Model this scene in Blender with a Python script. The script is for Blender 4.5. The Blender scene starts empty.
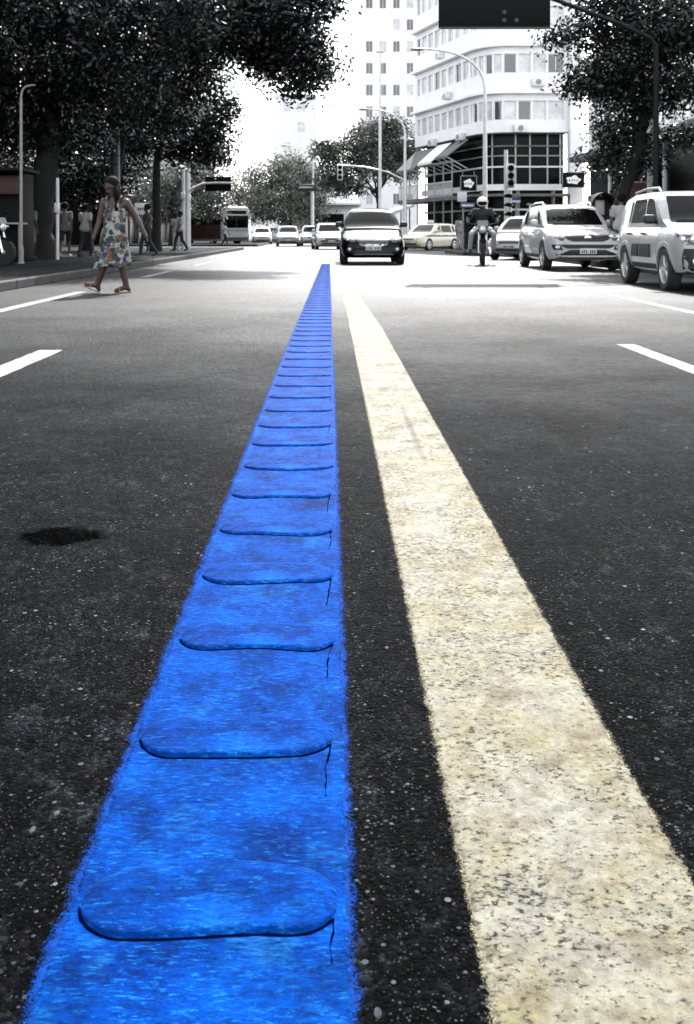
import bpy, bmesh, math, random
import numpy as np
from mathutils import Vector, Matrix, Euler
from mathutils.bvhtree import BVHTree
R = math.radians
rnd = random.Random(7)
S = bpy.context.scene
COL = S.collection
# ---------------------------------------------------------------- camera, sky, sun, exposure
CH, F, CX, HZ = 0.88, 1000.0, 330.0, 234.0
cam_d = bpy.data.cameras.new("camera"); cam = bpy.data.objects.new("camera", cam_d); COL.objects.link(cam)
cam.location = (0, 0, CH); cam.rotation_euler = (R(90), 0, 0)
cam_d.sensor_fit = 'VERTICAL'; cam_d.sensor_height = 36.0; cam_d.lens = F/1024*36.0
cam_d.shift_x = (347-CX)/1024; cam_d.shift_y = -(512-HZ)/1024
cam_d.clip_start = 0.05; cam_d.clip_end = 3000
cam_d.dof.use_dof = True; cam_d.dof.focus_distance = 2.6; cam_d.dof.aperture_fstop = 13.0
S.camera = cam
SUN_EL, SUN_AZ = R(44), R(11)          # azimuth measured from straight ahead towards the right
W = bpy.data.worlds.new("World"); S.world = W; W.use_nodes = True
wn = W.node_tree.nodes; wl = W.node_tree.links; wn.clear()
sky = wn.new('ShaderNodeTexSky'); sky.sky_type = 'NISHITA'; sky.sun_disc = False
sky.sun_elevation = SUN_EL; sky.sun_rotation = SUN_AZ
sky.air_density = 1.0; sky.dust_density = 1.2; sky.ozone_density = 1.0
hs = wn.new('ShaderNodeHueSaturation'); hs.inputs['Saturation'].default_value = 0.22
bg = wn.new('ShaderNodeBackground'); bg.inputs['Strength'].default_value = 0.15
wo = wn.new('ShaderNodeOutputWorld')
wl.new(sky.outputs[0], hs.inputs['Color']); wl.new(hs.outputs[0], bg.inputs['Color']); wl.new(bg.outputs[0], wo.inputs[0])
sd = bpy.data.lights.new("sun", 'SUN'); sd.energy = 2.0; sd.angle = R(0.53); sd.color = (1, .97, .93)
so = bpy.data.objects.new("sun", sd); COL.objects.link(so)
sdir = Vector((math.sin(SUN_AZ)*math.cos(SUN_EL), math.cos(SUN_AZ)*math.cos(SUN_EL), math.sin(SUN_EL)))
so.rotation_euler = sdir.to_track_quat('Z', 'Y').to_euler(); so.location = (20, 20, 40)
S.view_settings.view_transform = 'Standard'; S.view_settings.look = 'None'
S.view_settings.exposure = 2.0; S.view_settings.gamma = 1.0
S.render.engine = 'CYCLES'; S.cycles.use_denoising = True
S.cycles.max_bounces = 6; S.cycles.diffuse_bounces = 3; S.cycles.glossy_bounces = 3; S.cycles.transparent_max_bounces = 6
# ---------------------------------------------------------------- materials
def newmat(name):
    m = bpy.data.materials.new(name); m.use_nodes = True
    nt = m.node_tree; return m, nt, nt.nodes['Principled BSDF']
def N(nt, t, **k):
    n = nt.nodes.new(t)
    for a, v in k.items():
        if a in n.inputs: n.inputs[a].default_value = v
        else: setattr(n, a, v)
    return n
def ramp(nt, fac, stops):
    r = nt.nodes.new('ShaderNodeValToRGB'); e = r.color_ramp.elements
    while len(e) < len(stops): e.new(0.5)
    for i, (p, c) in enumerate(stops):
        e[i].position = p; e[i].color = (*(c if isinstance(c, (tuple, list)) else (c, c, c)), 1)
    nt.links.new(fac, r.inputs[0]); return r.outputs[0]
def mixc(nt, fac, a, b, mode='MIX'):
    m = nt.nodes.new('ShaderNodeMix'); m.data_type = 'RGBA'; m.blend_type = mode
    for s, v in ((0, fac), (6, a), (7, b)):
        if isinstance(v, (int, float)): m.inputs[s].default_value = v if s == 0 else (v, v, v, 1)
        elif isinstance(v, (tuple, list)): m.inputs[s].default_value = (*v, 1)
        else: nt.links.new(v, m.inputs[s])
    return m.outputs[2]
def math_(nt, op, a, b=0.0, c=0.0):
    m = nt.nodes.new('ShaderNodeMath'); m.operation = op
    for i, v in enumerate((a, b, c)):
        if isinstance(v, (int, float)): m.inputs[i].default_value = v
        else: nt.links.new(v, m.inputs[i])
    return m.outputs[0]
def coords(nt, scale=(1, 1, 1), rot=(0, 0, 0)):
    tc = nt.nodes.new('ShaderNodeTexCoord'); mp = nt.nodes.new('ShaderNodeMapping')
    mp.inputs['Scale'].default_value = scale; mp.inputs['Rotation'].default_value = rot
    nt.links.new(tc.outputs['Object'], mp.inputs[0]); return mp.outputs[0]
def noise(nt, v, scale, detail=4, rough=.6):
    n = N(nt, 'ShaderNodeTexNoise', Scale=scale, Detail=detail, Roughness=rough); nt.links.new(v, n.inputs['Vector']); return n.outputs[0]
def voro(nt, v, scale, feature='F1'):
    n = N(nt, 'ShaderNodeTexVoronoi', Scale=scale, feature=feature); nt.links.new(v, n.inputs['Vector']); return n
def bump(nt, bs, h, strength, dist=.01):
    b = N(nt, 'ShaderNodeBump', Strength=strength, Distance=dist); nt.links.new(h, b.inputs['Height']); nt.links.new(b.outputs[0], bs.inputs['Normal']); return b
def plain(name, col, rough=.5, var=.15, scale=6, metal=0, spec=.5, bmp=0, coat=0):
    if isinstance(col, (int, float)): col = (col, col, col)
    m, nt, bs = newmat(name); v = coords(nt)
    n = noise(nt, v, scale, 5)
    lo = tuple(c*(1-var) for c in col); hi = tuple(min(1, c*(1+var)) for c in col)
    nt.links.new(ramp(nt, n, [(.3, lo), (.7, hi)]), bs.inputs['Base Color'])
    bs.inputs['Roughness'].default_value = rough; bs.inputs['Metallic'].default_value = metal
    bs.inputs['Specular IOR Level'].default_value = spec
    if coat: bs.inputs['Coat Weight'].default_value = coat; bs.inputs['Coat Roughness'].default_value = .04
    if bmp: bump(nt, bs, noise(nt, v, scale*6, 3), bmp)
    return m
PR = .05
def asphalt(name, road=True, base=(.001, .0048), rough=.5, spec=.014):
    m, nt, bs = newmat(name); v = coords(nt)
    big = noise(nt, v, .8, 6, .65)
    vs = coords(nt, (2.2, .12, 1)); streak = noise(nt, vs, 1.0, 6, .7)
    grain = voro(nt, v, 130); gs = math_(nt, 'MULTIPLY', grain.outputs['Distance'], 1.0)
    sep = N(nt, 'ShaderNodeSeparateColor'); nt.links.new(grain.outputs['Color'], sep.inputs[0])
    g2 = voro(nt, v, 62); sep2 = N(nt, 'ShaderNodeSeparateColor'); nt.links.new(g2.outputs['Color'], sep2.inputs[0])
    mid = noise(nt, v, 14, 5, .7)
    lo, hi = base
    c = ramp(nt, mid, [(.35, (lo*.80, lo*.96, lo*1.18)), (.68, (hi*.82, hi*.97, hi*1.16))])
    c = mixc(nt, .8, c, ramp(nt, sep.outputs[0], [(0, .1), (.5, .8), (1, 3.2)]), 'MULTIPLY')
    c = mixc(nt, .6, c, ramp(nt, big, [(.38, .3), (.62, 2.1)]), 'MULTIPLY')
    c = mixc(nt, .45, c, ramp(nt, streak, [(.35, .5), (.65, 1.5)]), 'MULTIPLY')
    wp = noise(nt, coords(nt, (1.1, .05, 1)), 1.6, 3, .5)
    c = mixc(nt, .55, c, ramp(nt, wp, [(.38, .45), (.62, 1.7)]), 'MULTIPLY')
    wv = N(nt, 'ShaderNodeTexNoise', Scale=1.7, Detail=6); nt.links.new(v, wv.inputs['Vector'])
    wd = N(nt, 'ShaderNodeVectorMath', operation='MULTIPLY_ADD'); nt.links.new(wv.outputs['Color'], wd.inputs[0]); wd.inputs[1].default_value = (.9, .9, 0); nt.links.new(v, wd.inputs[2])
    cr = N(nt, 'ShaderNodeTexVoronoi', Scale=.42, feature='DISTANCE_TO_EDGE'); nt.links.new(wd.outputs[0], cr.inputs['Vector'])
    crk = math_(nt, 'MULTIPLY', ramp(nt, cr.outputs['Distance'], [(.0, 1), (.0065, 0)]), ramp(nt, noise(nt, v, 1.1, 3), [(.45, 0), (.6, .9)]))
    c = mixc(nt, crk, c, .0006)
    if road:   # the oil stain
        vm = N(nt, 'ShaderNodeVectorMath', operation='SUBTRACT'); vm.inputs[1].default_value = (-.70, 2.99, 0)
        wob = N(nt, 'ShaderNodeTexNoise', Scale=15, Detail=9, Roughness=.75); nt.links.new(v, wob.inputs['Vector'])
        vw = N(nt, 'ShaderNodeVectorMath', operation='MULTIPLY_ADD'); nt.links.new(wob.outputs['Color'], vw.inputs[0])
        vw.inputs[1].default_value = (.17, .15, 0); nt.links.new(v, vw.inputs[2]); nt.links.new(vw.outputs[0], vm.inputs[0])
        sc = N(nt, 'ShaderNodeVectorMath', operation='MULTIPLY'); sc.inputs[1].default_value = (1/.14, 1/.105, 0); nt.links.new(vm.outputs[0], sc.inputs[0])
        ln = N(nt, 'ShaderNodeVectorMath', operation='LENGTH'); nt.links.new(sc.outputs[0], ln.inputs[0])
        stain = ramp(nt, ln.outputs['Value'], [(.72, .93), (1.08, 0)]); c = mixc(nt, stain, c, .0006)
    ve = coords(nt, (1, .5, 1))
    st1 = voro(nt, ve, 46); s1 = N(nt, 'ShaderNodeSeparateColor'); nt.links.new(st1.outputs['Color'], s1.inputs[0])
    st2 = voro(nt, ve, 19); s2 = N(nt, 'ShaderNodeSeparateColor'); nt.links.new(st2.outputs['Color'], s2.inputs[0])
    c = mixc(nt, .8, c, ramp(nt, s1.outputs[0], [(0, .25), (.6, .8), (1, 2.6)]), 'MULTIPLY')
    c = mixc(nt, .55, c, ramp(nt, s2.outputs[0], [(0, .3), (.6, .9), (1, 2.2)]), 'MULTIPLY')
    # pale aggregate chips
    fi = voro(nt, v, 310); sep3 = N(nt, 'ShaderNodeSeparateColor'); nt.links.new(fi.outputs['Color'], sep3.inputs[0])
    clus = ramp(nt, noise(nt, v, 5, 5, .7), [(.35, .15), (.62, 1)])
    if road: clus = math_(nt, 'MULTIPLY', clus, math_(nt, 'SUBTRACT', 1.0, math_(nt, 'MULTIPLY', stain, .85)))
    def chips(sp, vo, thr, rad, val, c):
        f = math_(nt, 'MULTIPLY', math_(nt, 'GREATER_THAN', sp.outputs[1], thr), math_(nt, 'LESS_THAN', vo.outputs['Distance'], rad))
        f = math_(nt, 'MULTIPLY', math_(nt, 'MULTIPLY', f, clus), math_(nt, 'ADD', .2, math_(nt, 'MULTIPLY', math_(nt, 'POWER', sp.outputs[2], 2.0), .8)))
        return mixc(nt, f, c, (val*.9, val, val*1.12))
    c = chips(sep3, fi, .88, .5, .10, c)
    c = chips(sep, grain, .90, .40, .13, c)
    c = chips(sep2, g2, .965, .30, .24, c)
    c = chips(s1, st1, .965, .20, .15, c)
    if not road: bs.inputs['Specular IOR Level'].default_value = spec
    nt.links.new(c, bs.inputs['Base Color'])
    rg = ramp(nt, mid, [(.3, rough-.08), (.7, rough+.1)])
    if road:   # gloss raised and bumps faded with distance to put glare on the far road
        sx = N(nt, 'ShaderNodeSeparateXYZ'); nt.links.new(v, sx.inputs[0])
        yy = math_(nt, 'ADD', sx.outputs[1], math_(nt, 'MULTIPLY', math_(nt, 'SUBTRACT', big, .5), 7.0))
        mr = N(nt, 'ShaderNodeMapRange'); nt.links.new(yy, mr.inputs[0])
        mr.interpolation_type = 'SMOOTHSTEP'; mr.inputs[1].default_value = 3.0; mr.inputs[2].default_value = 26.0; pol = mr.outputs[0]
        m2 = N(nt, 'ShaderNodeMapRange'); nt.links.new(yy, m2.inputs[0]); m2.inputs[1].default_value = 7.0; m2.inputs[2].default_value = 24.0; far_flat = m2.outputs[0]
        rg = math_(nt, 'ADD', rg, math_(nt, 'MULTIPLY', pol, PR))
    nt.links.new(rg, bs.inputs['Roughness'])
    if road:
        sp = math_(nt, 'ADD', spec, math_(nt, 'MULTIPLY', pol, .5-spec))
        nt.links.new(math_(nt, 'MULTIPLY', sp, math_(nt, 'SUBTRACT', 1.0, stain)), bs.inputs['Specular IOR Level'])
    h = math_(nt, 'ADD', math_(nt, 'MULTIPLY', gs, -1.0), math_(nt, 'MULTIPLY', g2.outputs['Distance'], -.35))
    h = math_(nt, 'ADD', h, math_(nt, 'MULTIPLY', noise(nt, v, 55, 6, .8), 1.6))
    h = math_(nt, 'ADD', h, math_(nt, 'ADD', math_(nt, 'MULTIPLY', st1.outputs['Distance'], -.9), math_(nt, 'MULTIPLY', st2.outputs['Distance'], -.8)))
    b = bump(nt, bs, h, .75, .006)
    if road: nt.links.new(math_(nt, 'SUBTRACT', .9, math_(nt, 'MULTIPLY', far_flat, .84)), b.inputs['Strength'])
    return m
def paint_line(name, cream=True):
    m, nt, bs = newmat(name); v = coords(nt)
    big = noise(nt, v, 5, 6, .7); fine = noise(nt, v, 70, 8, .8); rust = noise(nt, v, 7.5, 9, .75)
    pit = noise(nt, coords(nt, (.7, 1, 1), (0, 0, .12)), 135, 8, .7); zone = noise(nt, v, 4.2, 5, .65)
    sc = .27 if cream else .38
    w = (sc*1.0, sc*.965, sc*.79) if cream else (sc, sc, sc)
    y = (sc*.80, sc*.70, sc*.36) if cream else (sc*.75, sc*.75, sc*.74)
    c = ramp(nt, big, [(.40, w), (.68, y)])
    c = mixc(nt, .6, c, ramp(nt, fine, [(.32, .30), (.6, 1.3)]), 'MULTIPLY')
    c = mixc(nt, .45, c, ramp(nt, noise(nt, v, 16, 6, .7), [(.35, .5), (.6, 1.2)]), 'MULTIPLY')
    if cream: c = mixc(nt, ramp(nt, rust, [(.52, 0), (.69, .8)]), c, (.075, .038, .006))
    if cream:   # a dark tyre smear along the line
        tm = N(nt, 'ShaderNodeVectorMath', operation='SUBTRACT'); tm.inputs[1].default_value = (.365, 4.5, 0); nt.links.new(v, tm.inputs[0])
        ts = N(nt, 'ShaderNodeVectorMath', operation='MULTIPLY'); ts.inputs[1].default_value = (1/.022, 1/.95, 0); nt.links.new(tm.outputs[0], ts.inputs[0])
        tl = N(nt, 'ShaderNodeVectorMath', operation='LENGTH'); nt.links.new(ts.outputs[0], tl.inputs[0])
        c = mixc(nt, math_(nt, 'MULTIPLY', ramp(nt, tl.outputs['Value'], [(.2, .75), (1.0, 0)]), ramp(nt, fine, [(.35, .4), (.6, 1)])), c, (.04, .04, .035))
    p = math_(nt, 'MULTIPLY', pit, math_(nt, 'ADD', .70, math_(nt, 'MULTIPLY', zone, .58)))
    k = ramp(nt, p, [(.55, 0), (.63, .95)])
    c = mixc(nt, k, c, (.002, .002, .0015))
    nt.links.new(c, bs.inputs['Base Color']); bs.inputs['Roughness'].default_value = .6; bs.inputs['Specular IOR Level'].default_value = .15
    h = math_(nt, 'SUBTRACT', math_(nt, 'MULTIPLY', fine, 1.4), math_(nt, 'MULTIPLY', k, 1.5))
    bump(nt, bs, h, .8, .005)
    return m
def blue_paint(name, dark=1.0):
    m, nt, bs = newmat(name); v = coords(nt)
    g = nt.nodes.new('ShaderNodeNewGeometry'); big = noise(nt, v, 6, 6, .65); fine = noise(nt, v, 120, 6, .8)
    br = noise(nt, coords(nt, (1, 3.4, 1), (0, 0, .55)), 34, 9, .8)
    wt = noise(nt, coords(nt, (1, 4.0, 1), (0, 0, .6)), 52, 9, .78)
    c = ramp(nt, big, [(.3, (.0, .016*dark, .125*dark)), (.7, (.0, .048*dark, .29*dark))])
    c = mixc(nt, .75, c, ramp(nt, br, [(.34, .42), (.6, 1.5)]), 'MULTIPLY')
    c = mixc(nt, .6, c, ramp(nt, fine, [(.34, .45), (.6, 1.3)]), 'MULTIPLY')
    c = mixc(nt, ramp(nt, wt, [(.54, 0), (.66, .95)]), c, (.012, .19, .55))  # pale cyan flecks painted in as sparkle highlights
    c = mixc(nt, .85, c, ramp(nt, noise(nt, coords(nt, (1, .8, 1), (0, 0, .5)), 9, 5, .6), [(.34, .55), (.62, 1.45)]), 'MULTIPLY')
    hz_ = noise(nt, coords(nt, (1.2, 1, 1)), 5.5, 5, .65)
    c = mixc(nt, math_(nt, 'MULTIPLY', ramp(nt, hz_, [(.55, 0), (.72, .6)]), ramp(nt, br, [(.42, 0), (.6, 1)])), c, (.02, .20, .52))
    c = mixc(nt, ramp(nt, noise(nt, coords(nt, (1, .3, 1)), 7, 7, .7), [(.66, 0), (.80, .4)]), c, (.0, .010, .07))
    nt.links.new(c, bs.inputs['Base Color'])
    nt.links.new(ramp(nt, br, [(.3, .6), (.7, .42)]), bs.inputs['Roughness']); bs.inputs['Specular IOR Level'].default_value = .02
    h = math_(nt, 'ADD', math_(nt, 'MULTIPLY', fine, 1.3), math_(nt, 'MULTIPLY', br, 1.6))
    bump(nt, bs, h, .65, .005)
    return m
def spray_edge(name, col, x0, x1, reach):
    """paint that breaks up into specks outside the straight edges x0, x1"""
    m, nt, bs = newmat(name); v = coords(nt); sx = N(nt, 'ShaderNodeSeparateXYZ'); nt.links.new(v, sx.inputs[0])
    dd = math_(nt, 'MAXIMUM', math_(nt, 'SUBTRACT', x0, sx.outputs[0]), math_(nt, 'SUBTRACT', sx.outputs[0], x1))
    t = math_(nt, 'DIVIDE', dd, reach)
    n = math_(nt, 'ADD', math_(nt, 'MULTIPLY', noise(nt, v, 420, 5, .8), .68), math_(nt, 'MULTIPLY', noise(nt, v, 22, 5, .65), .32))
    al = math_(nt, 'GREATER_THAN', n, math_(nt, 'ADD', .42, math_(nt, 'MULTIPLY', t, .20)))
    nt.links.new(ramp(nt, noise(nt, v, 60, 5), [(.3, tuple(q*.5 for q in col)), (.65, tuple(q*1.2 for q in col))]), bs.inputs['Base Color'])
    bs.inputs['Roughness'].default_value = .7; bs.inputs['Specular IOR Level'].default_value = .03; nt.links.new(al, bs.inputs['Alpha']); return m
def leaf_mat(name, lo, hi, gloss=.5, trans=0.0):
    m, nt, bs = newmat(name)
    g = nt.nodes.new('ShaderNodeNewGeometry'); v = coords(nt)
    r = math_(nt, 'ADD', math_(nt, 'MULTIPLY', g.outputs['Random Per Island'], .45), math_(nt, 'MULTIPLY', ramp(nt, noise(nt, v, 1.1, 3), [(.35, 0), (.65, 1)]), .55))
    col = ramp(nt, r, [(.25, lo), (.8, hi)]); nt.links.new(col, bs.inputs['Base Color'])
    bs.inputs['Roughness'].default_value = gloss; bs.inputs['Specular IOR Level'].default_value = .5
    if trans:
        tr = nt.nodes.new('ShaderNodeBsdfTranslucent'); nt.links.new(col, tr.inputs['Color'])
        mx = nt.nodes.new('ShaderNodeMixShader'); mx.inputs[0].default_value = trans
        nt.links.new(bs.outputs[0], mx.inputs[1]); nt.links.new(tr.outputs[0], mx.inputs[2]); nt.links.new(mx.outputs[0], nt.nodes['Material Output'].inputs[0])
    return m
# ---------------------------------------------------------------- mesh helpers
class MB:
    def __init__(s): s.v = []; s.f = []
    def add(s, v, f, M=None):
        o = len(s.v)
        s.v += [tuple(M @ Vector(p)) for p in v] if M is not None else [tuple(p) for p in v]
        s.f += [tuple(i+o for i in q) for q in f]; return s
    def box(s, c, size, rot=(0, 0, 0), bevel=0.0, seg=2):
        bm = bmesh.new(); bmesh.ops.create_cube(bm, size=1)
        for v in bm.verts: v.co = Vector((v.co.x*size[0], v.co.y*size[1], v.co.z*size[2]))
        if bevel: bmesh.ops.bevel(bm, geom=bm.edges[:], offset=min(bevel, min(size)*.49), segments=seg, profile=.5, affect='EDGES')
        bm.verts.index_update()
        M = Matrix.Translation(c) @ Euler(rot).to_matrix().to_4x4()
        s.add([v.co for v in bm.verts], [[v.index for v in f.verts] for f in bm.faces], M); bm.free(); return s
    def tube(s, pts, rad, n=8, cap=True):
        pts = [Vector(p) for p in pts]; k = len(pts)
        if isinstance(rad, (int, float)): rad = [rad]*k
        vs = []; fs = []; ref = None
        for i in range(k):
            d = (pts[min(i+1, k-1)]-pts[max(i-1, 0)]).normalized()
            if ref is None: ref = Vector((1, 0, 0)) if abs(d.x) < .8 else Vector((0, 1, 0))
            a = (ref - d*ref.dot(d)).normalized(); b = d.cross(a); ref = a
            for j in range(n):
                t = 2*math.pi*j/n; vs.append(pts[i]+(a*math.cos(t)+b*math.sin(t))*rad[i])
        for i in range(k-1):
            for j in range(n): fs.append((i*n+j, i*n+(j+1) % n, (i+1)*n+(j+1) % n, (i+1)*n+j))
        if cap: fs.append(tuple(range(n-1, -1, -1))); fs.append(tuple((k-1)*n+j for j in range(n)))
        return s.add(vs, fs)
    def lathe(s, prof, M=Matrix(), n=24):   # profile [(r, z)] round local z
        vs = []; fs = []; k = len(prof)
        for r, z in prof:
            for j in range(n): t = 2*math.pi*j/n; vs.append((r*math.cos(t), r*math.sin(t), z))
        for i in range(k-1):
            for j in range(n): fs.append((i*n+j, i*n+(j+1) % n, (i+1)*n+(j+1) % n, (i+1)*n+j))
        fs.append(tuple(range(n-1, -1, -1))); fs.append(tuple((k-1)*n+j for j in range(n)))
        return s.add(vs, fs, M)
    def ball(s, c, r, rot=(0, 0, 0), n=16, m=10):
        if isinstance(r, (int, float)): r = (r, r, r)
        bm = bmesh.new(); bmesh.ops.create_uvsphere(bm, u_segments=n, v_segments=m, radius=1); bm.verts.index_update()
        M = Matrix.Translation(c) @ Euler(rot).to_matrix().to_4x4() @ Matrix.Diagonal((*r, 1))
        s.add([v.co for v in bm.verts], [[v.index for v in f.verts] for f in bm.faces], M); bm.free(); return s
    def loft(s, rings, cap=True, closed=True):
        n = len(rings[0]); vs = [p for r in rings for p in r]; fs = []
        for i in range(len(rings)-1):
            for j in range(n if closed else n-1): fs.append((i*n+j, i*n+(j+1) % n, (i+1)*n+(j+1) % n, (i+1)*n+j))
        if cap and closed: fs.append(tuple(range(n-1, -1, -1))); fs.append(tuple((len(rings)-1)*n+j for j in range(n)))
        return s.add(vs, fs)
    def prism(s, poly, h, M=Matrix()):      # polygon in xy, extruded to z=h
        n = len(poly); vs = [(x, y, 0) for x, y in poly]+[(x, y, h) for x, y in poly]
        fs = [tuple(range(n-1, -1, -1)), tuple(range(n, 2*n))]+[(j, (j+1) % n, n+(j+1) % n, n+j) for j in range(n)]
        return s.add(vs, fs, M)
    def mesh(s, name):
        me = bpy.data.meshes.new(name); me.from_pydata(s.v, [], s.f)
        bm = bmesh.new(); bm.from_mesh(me); bmesh.ops.recalc_face_normals(bm, faces=bm.faces[:]); bm.to_mesh(me); bm.free()
        return me
    def build(s, name, mat, parent=None, loc=None, sharp=35, label=None):
        return link(name, s.mesh(name), mat, parent, loc, sharp, label)
def link(name, me, mat, parent=None, loc=None, sharp=35, label=None):
    o = bpy.data.objects.new(name, me); COL.objects.link(o)
    if mat: me.materials.clear(); me.materials.append(mat)
    if sharp is not None and len(me.polygons):
        me.polygons.foreach_set('use_smooth', [True]*len(me.polygons)); me.set_sharp_from_angle(angle=R(sharp))
    if parent: o.parent = parent
    if loc is not None: o.location = loc
    if label: o['label'] = label
    return o
def tag(o, label=None, cat=None, group=None, kind=None):
    for k, v in (('label', label), ('category', cat), ('group', group), ('kind', kind)):
        if v: o[k] = v
    return o
def thing(name, label, cat, loc=(0, 0, 0), rz=0, group=None):
    o = bpy.data.objects.new(name, None); COL.objects.link(o); o.empty_display_size = .2
    o.location = loc; o.rotation_euler = (0, 0, rz); return tag(o, label, cat, group)
def copy_tree(o, parent=None):
    c = o.copy(); COL.objects.link(c)
    if parent: c.parent = parent
    for ch in list(o.children): copy_tree(ch, c)
    return c
def at(px, py, d): return Vector(((px-CX)*d/F, d, CH+(HZ-py)*d/F))
def X(px, d): return (px-CX)*d/F
def Zp(py, d): return CH+(HZ-py)*d/F
def grid_sheet(x0, x1, y0, y1, z, step=None):
    mb = MB(); mb.add([(x0, y0, z), (x1, y0, z), (x1, y1, z), (x0, y1, z)], [(0, 1, 2, 3)]); return mb
# ---------------------------------------------------------------- shared materials
M = {}
M['asphalt'] = asphalt('asphalt')
M['paving'] = asphalt('paving', False, (.004, .013), .8, .08)
M['kerb'] = plain('kerb_stone', .03, .8, .3, 5, bmp=.3)
M['earth'] = plain('ground_dust', .10, .9, .25, .5)
M['line_cream'] = paint_line('worn_cream_paint')
M['line_white'] = paint_line('worn_white_paint', False)
M['blue'] = blue_paint('blue_road_paint')
M['blue_bar'] = blue_paint('blue_bar_paint', 1.04)
# ---------------------------------------------------------------- ground, road, pavements
o = grid_sheet(-1500, 1500, -1500, 1500, -.02).build('ground', M['earth'], sharp=None); tag(o, kind='structure')
o = grid_sheet(-40, 60, -30, 140, 0).build('road', M['asphalt'], sharp=None); tag(o, kind='structure')
def pavement(name, poly, h=.14):
    mb = MB(); mb.prism(poly, h); o = mb.build(name, M['paving'], sharp=30); tag(o, kind='structure')
    n = len(poly); kb = MB(); cen = Vector((sum(p[0] for p in poly)/n, sum(p[1] for p in poly)/n))
    for i in range(n):
        a, b = Vector(poly[i]), Vector(poly[(i+1) % n]); L = (b-a).length; t = (b-a)/L; nn = Vector((t.y, -t.x))
        if nn.dot(cen-a) > 0: nn = -nn
        k = max(1, int(L/1.0))
        if max(abs(a.x), abs(b.x)) > 14: continue
        for j in range(k):
            p = a+t*((j+.5)*L/k)+nn*.06
            kb.box((p.x, p.y, h/2+.003), (L/k-.012, .16, h+.012), (0, 0, math.atan2(t.y, t.x)), .015, 1)
    k = kb.build(name.replace('pavement', 'kerb'), M['kerb']); tag(k, kind='structure')
pavement('pavement_left', [(-5.25, -12), (-5.1, 30), (-4.95, 56), (-16, 56), (-16, -12)])
pavement('pavement_left_far', [(-5.2, 70), (-5.6, 120), (-18, 120), (-16, 70)])
pavement('pavement_right', [(7.35, -12), (7.35, 36), (6.6, 39), (5.6, 41), (5.4, 46), (6.2, 48.5), (16, 48.5), (16, -12)])
pavement('pavement_right_far', [(5.2, 61), (4.2, 66), (3.2, 120), (30, 120), (30, 60), (8, 59.6)])
# ---------------------------------------------------------------- road markings
def ragged(name, x0, x1, y0, y1, z, mat, amp, step, th=.003, parent=None, taper=None):
    """painted marking with uneven edges: a thin slab"""
    rings = []; y = y0; w = [0.0, 0.0]
    while y < y1:
        t = (y-y0)/(y1-y0); e0, e1 = (taper(t) if taper else (x0, x1))
        for k in (0, 1): w[k] = w[k]*.86+rnd.gauss(0, amp*.32)
        a = e0+w[0]+rnd.uniform(-amp, amp)*.9; b = e1+w[1]+rnd.uniform(-amp, amp)*.9
        rings.append([(a, y, z), (a+.0035, y, z+th), (b-.0035, y, z+th), (b, y, z)])
        y += step*max(1.0, y/1.6)
    mb = MB(); mb.loft(rings); return mb.build(name, mat, parent, sharp=None)
o = ragged('painted_line', .185, .487, .4, 19, .002, M['line_cream'], .0026, .003, th=.0016,
    taper=lambda t: (.185-.05*max(0, t-.57)/.43, .487-.13*max(0, t-.48)/.52))
tag(o, 'wide worn cream painted line running up the road right of the blue strip', 'road marking')
strip = ragged('rumble_strip', -.338, .022, .4, 29.5, .002, M['blue'], .0022, .0028, .0016, taper=lambda t: (-.338+.09*max(0, t-.25)/.75, .022-.02*max(0, t-.25)/.75))
tag(strip, 'bright blue raised rumble strip painted along the middle of the road', 'rumble strip')
def spread(x0, x1, x2, x3):
    mb = MB(); z = .0014
    return mb.add([(x0, .4, z), (x1, .4, z), (x1-(x1-x3)*.5, 4.5, z), (x3, 7.8, z), (x2, 7.8, z), (x0+(x2-x0)*.5, 4.5, z)], [(0, 1, 2, 5), (5, 2, 3, 4)])
M['blue_spray'] = spray_edge('blue_overspray', (.0, .035, .22), -.336, .020, .022)
M['cream_spray'] = spray_edge('cream_overspray', (.22, .20, .14), .189, .483, .016)
spread(-.366, .050, -.339, .023).build('overspray', M['blue_spray'], strip, sharp=None)
spread(.17, .502, .184, .488).build('overspray', M['cream_spray'], o, sharp=None)
def pill_edge(u, L, Wd, seed):
    """half depth of a raised bar at u in -1..1, and its gentle bow"""
    x = u*L/2; e = max(0.0, (abs(x)-(L/2-Wd*.46))/(Wd*.46))
    return x, Wd/2*math.sqrt(max(0.0, 1-e*e*.97))*(1+.05*math.sin(u*4+seed*2.1)), .006*math.sin(u*3+seed), e
def pill(L, Wd, h, seed):
    r = random.Random(seed); nx = 48; ny = 26; vs = []; fs = []
    for i in range(nx+1):
        u = math.sin((-1+2*i/nx)*math.pi/2)
        x, hw, bow, e = pill_edge(u, L, Wd, seed)
        for j in range(ny+1):
            q = -1+2*j/ny; k = min(1.0, (1+q)*7 if q < 0 else (1-q)*1.7); z = h*math.sin(k*math.pi/2)*math.sqrt(max(0.0, 1-min(1, e*1.02)**4))
            if abs(q) == 1 or i in (0, nx): z = -.001
            vs.append((x, q*hw+bow, z))
    for i in range(nx):
        for j in range(ny):
            k = i*(ny+1)+j; fs.append((k, k+ny+1, k+ny+2, k+1))
    mb = MB(); mb.add(vs, fs); return mb
BL, BW = .335, .150
bars = [pill(BL, BW, .0085, k).mesh('raised_bar') for k in range(9)]
y = .42; ys = []
while y < 29:
    ys.append(y); y += (.43 if y < 2 else .405)+rnd.uniform(-.012, .012)
    if len(ys) > 98: break
M['edge_shade_crack'] = plain('edge_shade_and_crack', (.0, .0015, .014), .95, spec=0)
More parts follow.
